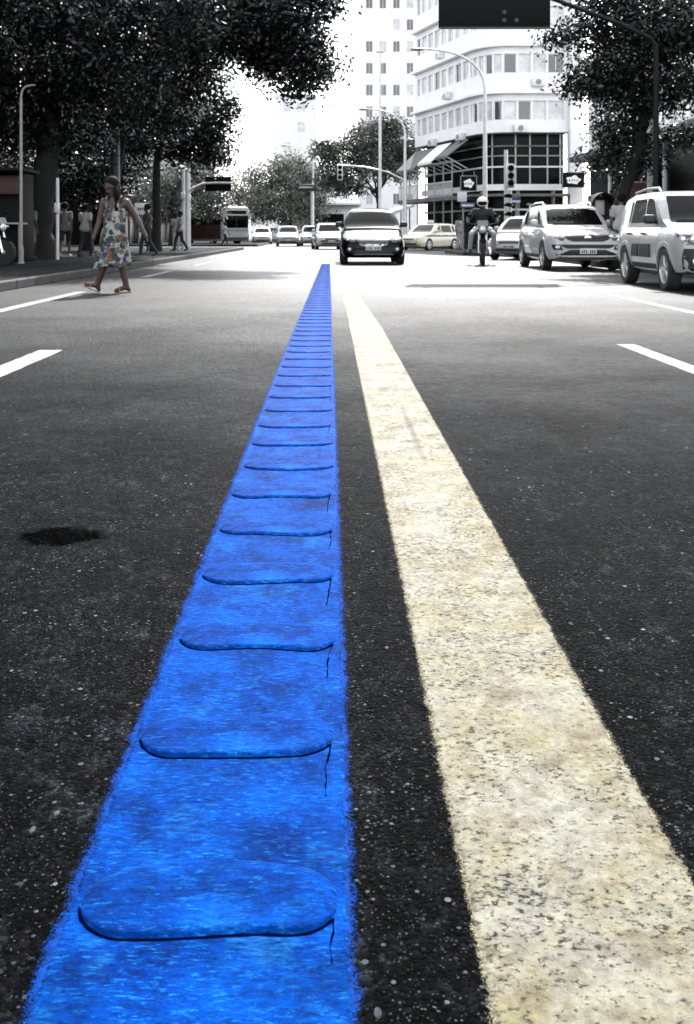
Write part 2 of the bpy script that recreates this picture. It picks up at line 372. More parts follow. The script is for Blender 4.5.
def ribbon(pts, ws, z0, z1):
    rings = []; n = len(pts)
    for i in range(n):
        p = Vector(pts[i]); t = (Vector(pts[min(n-1, i+1)])-Vector(pts[max(0, i-1)])).normalized(); nn = Vector((-t.y, t.x))*ws[i]/2
        f, g = p+nn, p-nn; rings.append([(f.x, f.y, z0), (f.x, f.y, z1), (g.x, g.y, z1), (g.x, g.y, z0)])
    mb = MB(); mb.loft(rings); return mb
for k, y in enumerate(ys):
    seed = (k*5) % 9
    br_ = link('raised_bar', bars[seed], M['blue_bar'], strip, sharp=50)
    far_ = max(0, y-8)/21; sc_ = 1-.26*far_; cx, cy = -.158+.035*far_+rnd.uniform(-.004, .004), y+.03
    br_.scale = (sc_, rnd.uniform(.9, 1.08), 1); br_.location = (cx, cy, .0034); br_.rotation_euler = (0, 0, rnd.uniform(-.018, .018))
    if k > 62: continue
    # shade line painted as a dark ribbon along the near edge, curling up round both ends, then a crack running towards the next bar
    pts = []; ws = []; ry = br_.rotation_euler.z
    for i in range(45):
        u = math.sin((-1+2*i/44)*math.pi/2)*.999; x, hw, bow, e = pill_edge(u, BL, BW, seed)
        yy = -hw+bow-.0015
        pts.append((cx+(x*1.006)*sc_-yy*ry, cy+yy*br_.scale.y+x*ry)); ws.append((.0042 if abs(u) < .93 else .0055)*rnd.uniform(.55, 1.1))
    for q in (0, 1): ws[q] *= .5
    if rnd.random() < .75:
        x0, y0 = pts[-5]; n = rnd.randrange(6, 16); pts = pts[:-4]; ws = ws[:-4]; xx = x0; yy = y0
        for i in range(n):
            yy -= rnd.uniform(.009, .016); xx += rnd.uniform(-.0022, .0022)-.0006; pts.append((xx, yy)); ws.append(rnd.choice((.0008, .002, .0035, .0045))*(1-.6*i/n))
    ribbon(pts, ws, .0030, .0046).build('edge_shade_crack', M['edge_shade_crack'], strip, sharp=None)
def dash(x0, x1, y0, y1, label, slant=0):
    n = max(6, int((y1-y0)/.05)); rings = []
    for i in range(n+1):
        y = y0+(y1-y0)*i/n; a = x0+rnd.uniform(-.004, .004); b = x1+rnd.uniform(-.004, .004)
        s = slant if i == n else 0
        rings.append([(a, y+s, .002), (a+.004, y+s, .005), (b-.004, y, .005), (b, y, .002)])
    mb = MB(); mb.loft(rings); o = mb.build('lane_dash', M['line_white'], sharp=40); tag(o, label, 'road marking', 'white lane markings')
dash(-2.2, -2.02, 3.0, 7.55, 'nearest white dash on the left half of the road, cut by the picture edge')
dash(2.28, 2.42, 3.2, 7.95, 'nearest white dash on the right half of the road, cut by the picture edge')
dash(-3.86, -3.70, 8.5, 15.2, 'long white line on the left ending at the sandal of the woman crossing')
dash(-3.86, -3.72, 20.3, 23.6, 'short white dash on the road just right of the woman crossing')
dash(-3.84, -3.70, 27.5, 31.5, 'farthest white dash on the left, beyond the woman crossing')
dash(3.98, 4.12, 8.0, 18.6, 'long white line beside the parked off-roaders on the right')
# ================================================================ buildings
M['wall_white'] = plain('white_render', .84, .8, .09, .9)
M['wall_pale'] = plain('pale_render', .74, .8, .08, .8)
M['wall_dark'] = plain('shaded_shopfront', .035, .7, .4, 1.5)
M['wall_grey'] = plain('grey_stone_cladding', .12, .7, .3, 1.5)
M['frame_white'] = plain('white_window_frame', .7, .5)
M['frame_grey'] = plain('grey_metal_frame', .35, .45, metal=.3)
M['glass'] = plain('window_glass', .05, .06, .5, .7, spec=.8)
M['glass_pale'] = plain('window_glass_with_blind', .55, .12, .35, .9, spec=.6)
M['black_glass'] = plain('dark_shop_glass', .003, .2, .5, 1, spec=.08)
M['awning'] = plain('grey_awning_canvas', .13, .8, .3, 4)
M['awning_pale'] = plain('pale_canopy', .75, .6, .06)
M['black'] = plain('black_paint', .003, .6, .3, spec=.12)
M['metal_pale'] = plain('pale_galvanised_metal', .62, .4, .12, 5, metal=.2)
M['metal_grey'] = plain('grey_painted_metal', .22, .45, .2, 5)
M['metal_dark'] = plain('dark_painted_metal', .022, .5, .3, 5)
M['pole_dark'] = plain('dark_mast_paint', .006, .6, .4, 5, spec=.2)
M['concrete'] = plain('pole_concrete', .38, .85, .2, 4)
M['red'] = plain('faded_red_paint', (.045, .011, .010), .6, .2)
M['white_plastic'] = plain('white_sign_face', .8, .4, .04)
M['sign_blue'] = plain('street_sign_blue', (.05, .06, .16), .4, .1)

class Plan:
    """a facade line: arc length -> point and outward normal"""
    def __init__(s, pts):
        s.p = [Vector(p) for p in pts]; s.L = [0]
        for a, b in zip(s.p[:-1], s.p[1:]): s.L.append(s.L[-1]+(b-a).length)
        s.len = s.L[-1]
    def at(s, t):
        t = max(0, min(s.len, t))
        for i in range(len(s.p)-1):
            if t <= s.L[i+1]+1e-6:
                d = (s.p[i+1]-s.p[i]).normalized(); return s.p[i]+d*(t-s.L[i]), Vector((-d.y, d.x))*s.sg(i)
    def sg(s, i): return s.side
    side = 1
    def cuts(s, a, b, step=99):
        c = [a]+[l for l in s.L if a+.02 < l < b-.02]+[b]; return c
def band(mb, pl, s0, s1, z0, z1, out, th):
    """strip along the facade line; faces from out-th to out"""
    rings = []; cs = pl.cuts(s0, s1)
    for i, s in enumerate(cs):
        e = .001 if i == 0 else (-.001 if i == len(cs)-1 else 0)
        p, n = pl.at(s+e)
        if e == 0:
            n2 = pl.at(s+.002)[1]; n = (n+n2).normalized()
        a = p+n*out; b = p+n*(out-th)
        rings.append([(a.x, a.y, z0), (a.x, a.y, z1), (b.x, b.y, z1), (b.x, b.y, z0)])
    mb.loft(rings)
def window(pl, s0, s1, z0, z1, parent, glass, frame, depth=-.10, bars=1, fw=.05, name='window'):
    f = MB()
    band(f, pl, s0, s1, z1-fw, z1, depth+.03, .06); band(f, pl, s0, s1, z0, z0+fw, depth+.03, .06)
    band(f, pl, s0, s0+fw, z0+fw, z1-fw, depth+.03, .06); band(f, pl, s1-fw, s1, z0+fw, z1-fw, depth+.03, .06)
    for k in range(1, bars):
        s = s0+(s1-s0)*k/bars; band(f, pl, s-fw/2, s+fw/2, z0+fw, z1-fw, depth+.03, .06)
    w = f.build(name, frame, parent)
    g = MB(); band(g, pl, s0+.01, s1-.01, z0+.01, z1-.01, depth, .03); g.build('pane', glass, w); return w

# ---- the rounded white corner building
t = thing('corner_building', 'white rounded corner building with long rows of windows over a dark ground floor', 'building', (0, 0, 0))
P1, C, P2 = Vector((11.2, 62)), Vector((9.6, 62)), Vector((9.0, 64))
arc = [P1*(1-u)**2+C*2*u*(1-u)+P2*u*u for u in [i/8 for i in range(1, 9)]]
pl = Plan([(14.75, 62), P1]+arc+[P2+Vector((-.29, .957))*9.6]); pl.side = -1
if (pl.at(.5)[1]).y > 0: pl.side = 1
wall = MB(); corn = MB()
LV = [7.95+2.92*k for k in range(5)]
band(wall, pl, 0, pl.len, 7.2, LV[0], 0, .35)
fr0 = pl.L[1]; ar1 = pl.L[-2]
for k, z in enumerate(LV):
    zt = z+1.2
    band(wall, pl, 0, pl.len, zt, (LV[k+1] if k < 4 else zt+1.4), 0, .35)
    band(corn, pl, 0, pl.len, zt+.42, zt+.60, .38, .377)          # projecting cornice over each row
    ss = [.25, 1.35, 2.30, 3.20]+[fr0+.55+i*.62 for i in range(5)]
    s = ar1+.3
    while s < pl.len-1.0: ss.append(s); s += 1.18
    ss.append(pl.len-.15)
    for i in range(len(ss)-1):
        a, b = ss[i], ss[i+1]
        pw = .12 if b < ar1 else .26
        if i == 0: band(wall, pl, 0, a, z, zt, 0, .35)
        band(wall, pl, b-pw, b if i < len(ss)-2 else pl.len, z, zt, 0, .35)
        gl = M['glass_pale'] if (i*7+k*3) % 5 < 3 else M['glass']
        window(pl, a, b-pw, z+.003, zt-.003, t, gl if a < ar1 or i % 3 == 1 else M['glass_pale'], M['frame_white'], -.12, 2 if b-a > 1 else 1, .045)
wall.build('wall', M['wall_white'], t, sharp=30); corn.build('cornice', M['wall_white'], t, sharp=30)
for s, z in ((ar1+1.1, LV[0]-.75), (ar1+3.4, LV[1]-.7), (ar1+5.8, LV[0]-.72), (1.9, LV[1]-.62), (3.0, LV[0]-.55), (ar1+4.6, LV[2]-.7)):
    p, n = pl.at(s); q = MB(); q.box((p.x+n.x*.22, p.y+n.y*.22, z), (.8, .42, .5), (0, 0, math.atan2(n.y, n.x)+math.pi/2), .03)
    ac = q.build('air_conditioner', M['metal_pale'], t); k = MB(); k.lathe([(.18, 0), (.17, .012), (.001, .012)], Matrix.Translation((p.x+n.x*.432, p.y+n.y*.432, z)) @ n.to_3d().to_track_quat('Z', 'Y').to_matrix().to_4x4(), 16); k.build('fan_grille', M['metal_grey'], ac)
mb = MB(); rb = [(pl.at(s)[0]) for s in pl.cuts(0, pl.len)]; poly = [(p.x, p.y) for p in rb]+[(22, 74), (22, 62)]
mb.prism(poly, .3, Matrix.Translation((0, 0, LV[4]+2.6))); mb.build('roof', M['wall_pale'], t)
mb = MB(); mb.box((15.15, 61.85, 9.6), (.8, .9, 22.4), bevel=.03); mb.build('pier', M['wall_white'], t)
# soffit, dark recessed storeys under the white floors
lp = Plan([(14.7, 63.0), (11.0, 63.0), (10.0, 63.4), (9.7, 64.6), (7.1, 73.1)]); lp.side = pl.side
g = MB(); band(g, lp, 0, lp.len, .15, 7.2, 0, .2); g.build('shop_wall', M['black_glass'], t, sharp=30)
g = MB(); band(g, pl, 0, pl.len, 7.14, 7.2, 0, 1.3); g.build('soffit', M['wall_grey'], t, sharp=30)
for z, h, mt, o_, nm in ((6.35, .10, 'wall_grey', .35, 'beam'), (5.75, .08, 'metal_grey', .30, 'beam'), (5.05, .10, 'frame_white', .30, 'beam'), (3.62, .38, 'wall_pale', .45, 'fascia'), (2.35, .12, 'metal_pale', .4, 'beam')):
    g = MB(); band(g, lp, 0, lp.len, z, z+h, o_, .12); g.build(nm, M[mt], t, sharp=30)
g = MB(); band(g, lp, 0, lp.len, 3.2, 3.36, 1.7, 1.3); g.build('shop_awning', M['awning'], t, sharp=30)
for s in (0.2, 1.0, 2.1, 3.0, 4.4):
    g = MB(); band(g, lp, s, s+.09, 3.98, 7.14, .22, .1); g.build('mullion', M['frame_grey'], t, sharp=30)
for s in (.7, 2.9, 5.2):
    p, n = lp.at(s); p = p+n*.2
    g = MB(); g.tube([(p.x, p.y, .14), (p.x, p.y, 3.62)], .12, 10); g.build('column', M['metal_grey'], t)
# glazed shop lamps behind the glass front
for s, z in ((1.2, 2.75), (2.2, 2.75), (3.3, 2.72), (1.7, 1.9), (2.7, 1.7), (4.1, 2.0)):
    p, n = lp.at(s); g = MB(); g.ball((p.x+n.x*.12, p.y+n.y*.12, z), (.16, .05, .07)); g.build('bracket_lamp', M['metal_pale'], t)
# shop signs, flat boxes with a pale emblem whose lettering cannot be read
def emblem_sign(name, label, c, w, h, yaw=0):
    t = thing(name, label, 'sign', c, yaw)
    MB().box((0, 0, 0), (w, .14, h), bevel=.02).build('panel', M['black'], t)
    f = MB()
    f.box((0, -.08, h/2-.02), (w, .05, .04)); f.box((0, -.08, -h/2+.02), (w, .05, .04))
    f.box((-w/2+.02, -.081, 0), (.04, .05, h-.085)); f.box((w/2-.02, -.081, 0), (.04, .05, h-.085)); f.build('surround', M['metal_grey'], t)
    e = MB(); r = random.Random(len(label)); pts = []
    n = 26
    for i in range(n):
        a = 2*math.pi*i/n; k = 1+.16*math.sin(a*5+1)+r.uniform(-.07, .07)
        pts.append((math.cos(a)*w*.30*k, math.sin(a)*h*.26*k))
    e.prism(pts, .02, Matrix.Translation((0, -.075, 0)) @ Matrix.Rotation(R(90), 4, 'X')); e.build('emblem', M['white_plastic'], t)
    b = MB(); 
    for i in range(4): b.box(((i-1.5)*w*.115, -.098, -h*.02), (w*.045, .006, h*.13), (0, .25*(i % 2), 0))
    b.build('lettering', M['black'], t).__setitem__('kind', 'stuff')
    for x in (-w*.35, w*.35):
        MB().tube([(x, .04, h/2-.01), (x, .04, h/2+.28)], .02, 6).build('hanger', M['metal_grey'], t)
    return t
emblem_sign('hanging_sign', 'black square sign with a white crest hanging left of the lamp post', at(468.5, 183.5, 60.5), 1.0, .95)
emblem_sign('hanging_sign', 'black wide sign with white crest above the roof of the white off-roader', at(573, 180, 60.2), 1.35, .95)
# awnings over the first floor terrace on the flank
fl = Plan([P2, P2+Vector((-.29, .957))*9.6]); fl.side = pl.side
def awning(s0, s1, z1, z0, out, label, mt):
    a = thing('awning', label, 'awning', (0, 0, 0))
    rr = []
    for s in (s0, s1):
        p, n = fl.at(s); q = p+n*out
        rr.append([(p.x, p.y, z1), (q.x, q.y, z0), (q.x, q.y, z0-.16), (q.x-n.x*.04, q.y-n.y*.04, z0-.16), (q.x-n.x*.04, q.y-n.y*.04, z0-.04), (p.x, p.y, z1-.05)])
    MB().loft(rr).build('canvas', M[mt], a, sharp=20)
    for s in (s0+.1, (s0+s1)/2, s1-.1):
        p, n = fl.at(s); q = p+n*out*.96
        MB().tube([(p.x+n.x*.05, p.y+n.y*.05, z1-1.9), (q.x, q.y, z0-.1)], .035, 6).build('strut', M['metal_pale'], a)
awning(.3, 2.3, 7.0, 5.9, 1.5, 'grey slanted awning nearest the rounded corner of the white building', 'awning')
awning(3.0, 5.4, 7.0, 5.7, 1.5, 'pale slanted awning, middle of three on the white corner building', 'awning_pale')
awning(5.9, 9.3, 6.9, 5.4, 1.6, 'dark grey slanted awning at the far end of the white corner building', 'awning')
tr = thing('terrace', 'covered terrace with a railing below the awnings of the white corner building', 'terrace', (0, 0, 0))
g = MB(); band(g, fl, 0, 9.6, 3.05, 3.3, 1.35, 1.9); g.build('floor_slab', M['wall_grey'], tr)
for s in (.2, 1.6, 3.1, 4.6, 6.1, 7.6, 9.3):
    p, n = fl.at(s); p = p+n*1.2; MB().tube([(p.x, p.y, .14), (p.x, p.y, 5.6)], .05, 8).build('post', M['metal_grey'], tr)
g = MB(); 
for s in np.arange(.1, 9.5, .14):
    p, n = fl.at(float(s)); p = p+n*1.28; g.tube([(p.x, p.y, 3.28), (p.x, p.y, 4.25)], .018, 5)
band(g, fl, .05, 9.55, 4.2, 4.28, 1.31, .06); g.build('railing', M['metal_pale'], tr)
g = MB(); band(g, fl, 0, 9.6, 5.45, 5.57, 1.3, .12); g.build('beam', M['metal_grey'], tr)
ca = thing('shop_canopy', 'white flat canopy sticking out over the pavement beside the taxi', 'canopy', (0, 0, 0))
rr = []
for s in (6.2, 9.5):
    p, n = fl.at(s); a = p+n*1.37; q = p+n*3.2; rr.append([(a.x, a.y, 2.95), (q.x, q.y, 2.35), (q.x, q.y, 2.1), (a.x, a.y, 2.8)])
MB().loft(rr).build('cover', M['awning_pale'], ca)
for s in (6.4, 9.3):
    p, n = fl.at(s); q = p+n*3.1; MB().tube([(q.x, q.y, .14), (q.x, q.y, 2.2)], .035, 6).build('post', M['metal_grey'], ca)

# ---- generic block with window grid
def block(name, label, x0, x1, y0, y1, h, wallm, storey=3.0, bay=2.6, ww=1.2, wh=1.3, faces=('front', 'left'), ground=None, first=4.2, skip=0, glass='glass', seed=1, frame='frame_white'):
    t = thing(name, label, 'building', ((x0+x1)/2, y0, 0)); r = random.Random(seed)
    inv = Vector(((x0+x1)/2, y0))
    def rel(p): return Vector(p)-inv
    MB().box((0, (y1-y0)/2, h/2), (x1-x0-.24, y1-y0-.24, h)).build('core', wallm, t)
    MB().box((0, (y1-y0)/2, h+.2), (x1-x0+.3, y1-y0+.3, .4), bevel=.05).build('parapet', wallm, t)
    w = MB()
    for fc in faces:
        pts = {'front': [(x1, y0), (x0, y0)], 'left': [(x0, y0), (x0, y1)], 'right': [(x1, y1), (x1, y0)]}[fc]
        p = Plan([rel(q) for q in pts]); p.side = 1
        nn = p.at(.1)[1]; want = {'front': Vector((0, -1)), 'left': Vector((-1, 0)), 'right': Vector((1, 0))}[fc]
        if nn.dot(want) < 0: p.side = -1
        nb = max(1, int((p.len-.6)/bay)); z = first
        band(w, p, .12, p.len-.12, 0 if ground is None else first-.5, z+.0, 0, .118)
        while z+wh+.5 < h:
            nz = z+storey; top = nz if nz+wh+.5 < h else h
            band(w, p, .12, p.len-.12, z+wh, top, 0, .118)
            e = (p.len-nb*bay)/2; last = .12
            for i in range(nb):
                a = e+i*bay+(bay-ww)/2
                band(w, p, last, a, z, z+wh, 0, .118); last = a+ww
                if r.random() >= skip:
                    window(p, a, a+ww, z+.002, z+wh-.002, t, M[glass] if r.random() < .6 else M['glass_pale'], M[frame], -.06, 2, .05)
                else: band(w, p, a+.001, a+ww-.001, z+.001, z+wh-.001, -.01, .1)
            band(w, p, last, p.len-.12, z, z+wh, 0, .118); z = nz
        if ground:
            g = MB(); band(g, p, .2, p.len-.2, .1, first-.55, -.05, .06); g.build('shop_front', M[ground], t)
            k = 0; s = .6
            while s < p.len-1:
                g = MB(); band(g, p, s, s+.22, .1, first-.55, .03, .1); g.build('pilaster', wallm, t); s += 3.4
            g = MB(); band(g, p, .2, p.len-.2, first-.53, first-.3, .9, .898); g.build('canopy', M['metal_dark'], t)
    w.build('wall', wallm, t, sharp=30); return t
# tall flats far behind, left of the corner building
block('apartment_tower', 'tall white apartment tower with small dark windows rising behind the round green tree', 4.2, 12.5, 140, 152, 46, M['wall_white'], 3.05, 1.9, .95, 1.55, ('front', 'left'), first=5, skip=.12, glass='glass', seed=4)
block('apartment_block', 'pale apartment block far behind the trees in the middle of the street', -8.5, -2.2, 150, 165, 21.5, M['wall_white'], 3.0, 2.1, 1.1, 1.4, ('front', 'right'), skip=.2, seed=9, glass='glass_pale')
block('apartment_block', 'low pale block closing the far end of the street behind the cars', -14, 3.5, 175, 185, 9, M['wall_pale'], 3.0, 2.4, 1.2, 1.3, ('front',), skip=.2, seed=3, glass='glass')
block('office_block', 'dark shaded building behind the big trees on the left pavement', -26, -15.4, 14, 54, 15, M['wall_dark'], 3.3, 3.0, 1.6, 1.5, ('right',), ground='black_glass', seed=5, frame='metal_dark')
block('office_block', 'grey building at the far left past the side street, mostly behind trees', -28, -15, 72, 130, 13, M['wall_grey'], 3.3, 3.2, 1.5, 1.5, ('right', 'front'), ground='black_glass', seed=6)
block('shop_building', 'pale panelled building over dark shops along the right pavement', 11.6, 24, 17, 45, 8.4, M['wall_pale'], 3.1, 2.0, 1.5, 1.5, ('left', 'front'), ground='black_glass', first=4.6, seed=8, glass='glass_pale')
# white low shop with a dark doorway, under the middle trees
t = thing('kiosk_building', 'low white building with a wide dark doorway left of the dark hatchback', 'building', (-1.0, 108, 0))
MB().box((0, 3, 2.4), (8.5, 6, 4.8), bevel=.05).build('wall', M['wall_white'], t)
MB().box((.6, -.01, 1.55), (3.8, .06, 3.0)).build('doorway', M['black'], t)
MB().box((0, -.9, 4.1), (8.7, 1.8, .25), bevel=.03).build('canopy', M['wall_white'], t)
# ================================================================ poles, lamps, signs
def lamp(name, label, base, h, arm, r0=.09, r1=.05, mt='metal_pale', head=True, curve=1.6, ang=0):
    """column with a swan-neck arm reaching arm=(dx, dz)"""
    t = thing(name, label, 'street lamp', base); b = Vector((0, 0, 0))
    MB().lathe([(r0*2, 0), (r0*2, .03), (r0*1.5, .05), (r0*1.35, .4), (r0, .45)], n=14).build('base', M[mt], t)
    MB().tube([(0, 0, .1), (0, 0, h*.5), (0, 0, h)], [r0, r0*.85, r1*1.15], 12).build('post', M[mt], t)
    dx, dz = arm; pts = []
    for i in range(13):
        u = i/12; pts.append((dx*(u**curve), 0, h-.05+dz*(1-(1-u)**curve)))
    MB().tube(pts, [r1*(1-.35*i/12) for i in range(13)], 10).build('arm', M[mt], t)
    if head:
        e = Vector(pts[-1]); s = 1 if dx > 0 else -1
        hd = MB(); hd.ball(e+Vector((s*.22, 0, -.02)), (.34, .13, .075)); hd.build('lamp_head', M['metal_grey'], t)
    return t
GL = .14
lamp('street_lamp', 'small hooked street lamp in front of the dark foliage at the far left', (X(21, 25), 25, GL), Zp(100, 25)-GL, (.36, .42), .045, .03, 'metal_grey', False, 2.4)
lamp('street_lamp', 'tall street lamp with long curved arm before the rounded white building', (X(485, 47.4), 47.4, GL), Zp(88, 47.4)-GL, (-3.0, 1.9), .13, .07, 'metal_pale', True, 1.9)
lamp('street_lamp', 'street lamp with curved arm beside the round green tree', (X(405, 66), 66, GL), Zp(134, 66)-GL, (-2.5, 1.7), .13, .07, 'metal_pale', True, 1.9)
lamp('street_lamp', 'pale curved street lamp rising from the trees in the middle distance', (X(313, 95), 95, 0), Zp(165, 95), (-2.5, 1.9), .11, .07, 'metal_pale', True, 1.9)
t = thing('floodlight_mast', 'very tall thin mast in front of the round tree and tower', 'mast', (X(380, 72), 72, GL))
MB().tube([(0, 0, 0), (0, 0, 6), (0, 0, Zp(52, 72)-GL)], [.13, .11, .07], 10).build('post', M['metal_pale'], t)
MB().box((0, 0, Zp(52, 72)-GL), (.5, .12, .1), bevel=.02).build('crossbar', M['metal_grey'], t)
# traffic signal on a long arm in the middle distance
def signal_head(parent, loc, s=1, mt='metal_grey'):
    b = MB(); b.box(loc, (.34*s, .28*s, 1.0*s), bevel=.05*s); h = b.build('signal_head', M[mt], parent)
    for k in (-1, 0, 1):
        m = MB(); Mx = Matrix.Translation((loc[0], loc[1]-.14*s, loc[2]+k*.31*s)) @ Matrix.Rotation(R(90), 4, 'X')
        m.lathe([(.12*s, 0), (.13*s, .12*s), (.115*s, .12*s), (.105*s, .01)], Mx, 14); m.build('visor', M['black'], h)
    return h
t = thing('traffic_signal', 'pale traffic signal hanging from the long curved arm behind the dark hatchback', 'traffic light', (X(404, 62), 62, GL))
MB().tube([(.04, .1, 0), (.04, .1, Zp(178, 62)-GL)], .11, 10).build('post', M['metal_pale'], t)
pp = [(.04, .1, Zp(180, 62)-GL), (X(388, 62)-X(404, 62), 0, Zp(172, 62)-GL), (X(365, 62)-X(404, 62), 0, Zp(167, 62)-GL), (X(340, 62)-X(404, 62), 0, Zp(165, 62)-GL), (X(337, 62)-X(404, 62), 0, Zp(165, 62)-GL)]
MB().tube(pp, .055, 8).build('arm', M['metal_pale'], t); signal_head(t, (X(340, 62)-X(404, 62), 0, Zp(172.5, 62)-GL), 1.0, 'metal_pale')
# traffic light and striped cabinet by the corner
t = thing('traffic_signal', 'traffic light on a pale post between the motorcyclist and the white off-roader', 'traffic light', (X(506, 46), 46, GL))
MB().tube([(0, 0, 0), (0, 0, Zp(150, 46)-GL)], .09, 10).build('post', M['metal_pale'], t)
signal_head(t, (.16, -.12, Zp(176, 46)-GL), 1.1, 'metal_pale')
t = thing('wrapped_post', 'short pale post with black diagonal stripes below the traffic light', 'post', (X(508, 44.5), 44.5, GL))
MB().tube([(0, 0, 0), (0, 0, Zp(190, 44.5)-GL)], .17, 12).build('post', M['metal_pale'], t)
s = MB()
for z in (1.55, 1.95, 2.35):
    s.tube([(0, 0, z), (.02, -.004, z+.18)], .178, 12)
    break
s.build('stripe', M['black'], t)
for z in (1.95, 2.35): MB().tube([(-.01, 0, z), (.02, -.004, z+.17)], .179, 12).build('stripe', M['black'], t)
t = thing('street_sign', 'white square sign over a narrow plate on a thin post by the motorcyclist', 'sign', (X(463, 45), 45, GL))
MB().tube([(0, 0, 0), (0, 0, Zp(192, 45)-GL)], .04, 8).build('post', M['metal_grey'], t)
MB().box((-.05, -.06, Zp(197, 45)-GL), (.42, .03, .42), bevel=.012).build('panel', M['white_plastic'], t)
MB().box((.2, -.055, Zp(205.5, 45)-GL), (.66, .03, .26), bevel=.01).build('name_plate', M['sign_blue'], t)
MB().box((.2, -.075, Zp(205.5, 45)-GL), (.52, .01, .09), bevel=.003).build('lettering', M['white_plastic'], t)
t = thing('street_sign', 'small blue and white plate on a thin post behind the white parked car', 'sign', (X(516, 45.5), 45.5, GL))
MB().tube([(0, 0, 0), (0, 0, Zp(196, 45.5)-GL)], .035, 8).build('post', M['metal_grey'], t)
MB().box((0, -.05, Zp(199.5, 45.5)-GL), (.40, .03, .26), bevel=.01).build('panel', M['sign_blue'], t)
MB().box((0, -.07, Zp(201.5, 45.5)-GL), (.36, .01, .1), bevel=.003).build('lettering', M['white_plastic'], t)
# the big black signal board overhead, on its mast at the right
t = thing('signal_gantry', 'black overhead signal board hung from a slanting arm at the top of the picture', 'traffic light', (X(656, 23.4), 23.4, GL))
bx, bz, d = X(656, 23.4), GL, 23.4
MB().lathe([(.2, 0), (.2, .03), (.11, .05), (.10, .5)], n=14).build('base', M['metal_dark'], t)
MB().tube([(0, 0, .1), (0, 0, Zp(44, d)-GL)], [.075, .06], 12).build('post', M['pole_dark'], t)
pp = [at(656, 46, d), at(650, 38, d), at(620, 24, d), at(580, 9, d), at(545, -4, d), at(510, -12, d), at(440, -16, d)]
MB().tube([p-Vector((bx, d, bz)) for p in pp], [.058, .055, .052, .05, .048, .045, .04], 10).build('arm', M['pole_dark'], t)
a, b = at(438, 30, d), at(549, -14, d); c = (a+b)/2-Vector((bx, d, bz))
bd = MB().box((c.x, -.12, c.z), (b.x-a.x, .10, b.z-a.z), bevel=.03).build('backing_board', M['black'], t)
MB().box((c.x, -.1725, a.z-bz+.02), (b.x-a.x-.06, .012, .035)).build('bottom_rail', M['metal_dark'], bd)
for px, py in ((503, 14), (503, 22), (515, 22)):
    p = at(px, py, d)-Vector((bx, d, bz)); m = MB(); m.lathe([(.055, 0), (.05, .02), (.02, .028)], Matrix.Translation((p.x, -.172, p.z)) @ Matrix.Rotation(R(90), 4, 'X'), 12); m.build('lens', M['metal_dark'], bd)
for px in (455, 535):
    p = at(px, -14, d)-Vector((bx, d, bz)); MB().box((p.x, -.06, p.z+.05), (.08, .2, .3), bevel=.01).build('bracket', M['metal_dark'], t)
# second thin trunk-like pole by the right tree
t = thing('utility_pole', 'grey pole behind the dark signal mast beside the right tree', 'pole', (X(651, 30), 30, GL))
MB().tube([(0, 0, 0), (0, 0, 8.2)], [.13, .10], 10).build('post', M['concrete'], t)
MB().tube([(-.12, -.02, 5.2), (.12, -.02, 5.2)], .02, 6).build('bracket', M['metal_dark'], t)
# left poles
for px, d, h, lab in ((183.5, 49, 7.2, 'pale thin pole left of two others on the left pavement'), (189, 52, 7.6, 'pale thin pole, middle one of three on the left pavement')):
    t = thing('utility_pole', lab, 'pole', (X(px, d)+0, d, GL)); MB().tube([(0, 0, 0), (0, 0, Zp(168, d)-GL)], [.1, .075], 10).build('post', M['metal_pale'], t); MB().box((0, -.1, 2.6), (.22, .16, .34), bevel=.03).build('box', M['metal_pale'], t)
d = 47; t = thing('traffic_signal', 'dark signal board on a curved arm from the pale pole by the bus', 'traffic light', (X(187.2, d), d, GL))
MB().tube([(0, 0, 0), (0, 0, Zp(172, d)-GL)], [.1, .08], 10).build('post', M['metal_pale'], t)
o0 = Vector((X(187.2, d), d, GL))
MB().tube([at(x, y, d)-o0 for x, y in ((187.2, 192), (193, 188), (203, 183.5), (215, 182.8), (233, 183))], .055, 8).build('arm', M['metal_pale'], t)
a, b = at(205, 191, d)-o0, at(231, 176.5, d)-o0; MB().box(((a.x+b.x)/2, .12, (a.z+b.z)/2), (b.x-a.x, .1, b.z-a.z), bevel=.02).build('backing_board', M['black'], t)
t = thing('street_sign', 'dark flat board on a pale post under the curved lamp in the distance', 'sign', (X(312, 84), 84, 0))
MB().tube([(0, 0, 0), (0, 0, Zp(186, 84))], .12, 10).build('post', M['metal_pale'], t)
MB().box((-.2, -.14, Zp(188, 84)), (1.75, .1, .55), bevel=.03).build('panel', M['metal_dark'], t); MB().box((-.2, -.2, Zp(187.4, 84)), (1.75, .03, .1)).build('rail', M['metal_pale'], t)
t = thing('utility_pole', 'slim light pole standing before the big left trunk', 'pole', (X(57.5, 29), 29, GL)); MB().tube([(0, 0, 0), (0, 0, 2.2), (0, 0, Zp(178, 29)-GL)], [.05, .05, .045], 10).build('post', M['metal_pale'], t); MB().box((0, -.06, 1.5), (.16, .1, .3), bevel=.02).build('box', M['metal_pale'], t)
t = thing('utility_pole', 'dark thick pole straight behind the head of the woman crossing', 'pole', (X(115, 34), 34, GL)); MB().tube([(0, 0, 0), (0, 0, 4), (0, 0, 8.5)], [.19, .17, .13], 12).build('post', M['metal_dark'], t); MB().tube([(.14, -.1, 0), (.14, -.1, 7.2)], .045, 8).build('conduit', M['metal_grey'], t)
t = thing('street_sign', 'white box sign with a dark word on the left pavement behind the woman', 'sign', (X(142, 39), 39, GL))
MB().tube([(0, .05, 0), (0, .05, Zp(203, 39)-GL)], .05, 8).build('post', M['metal_grey'], t)
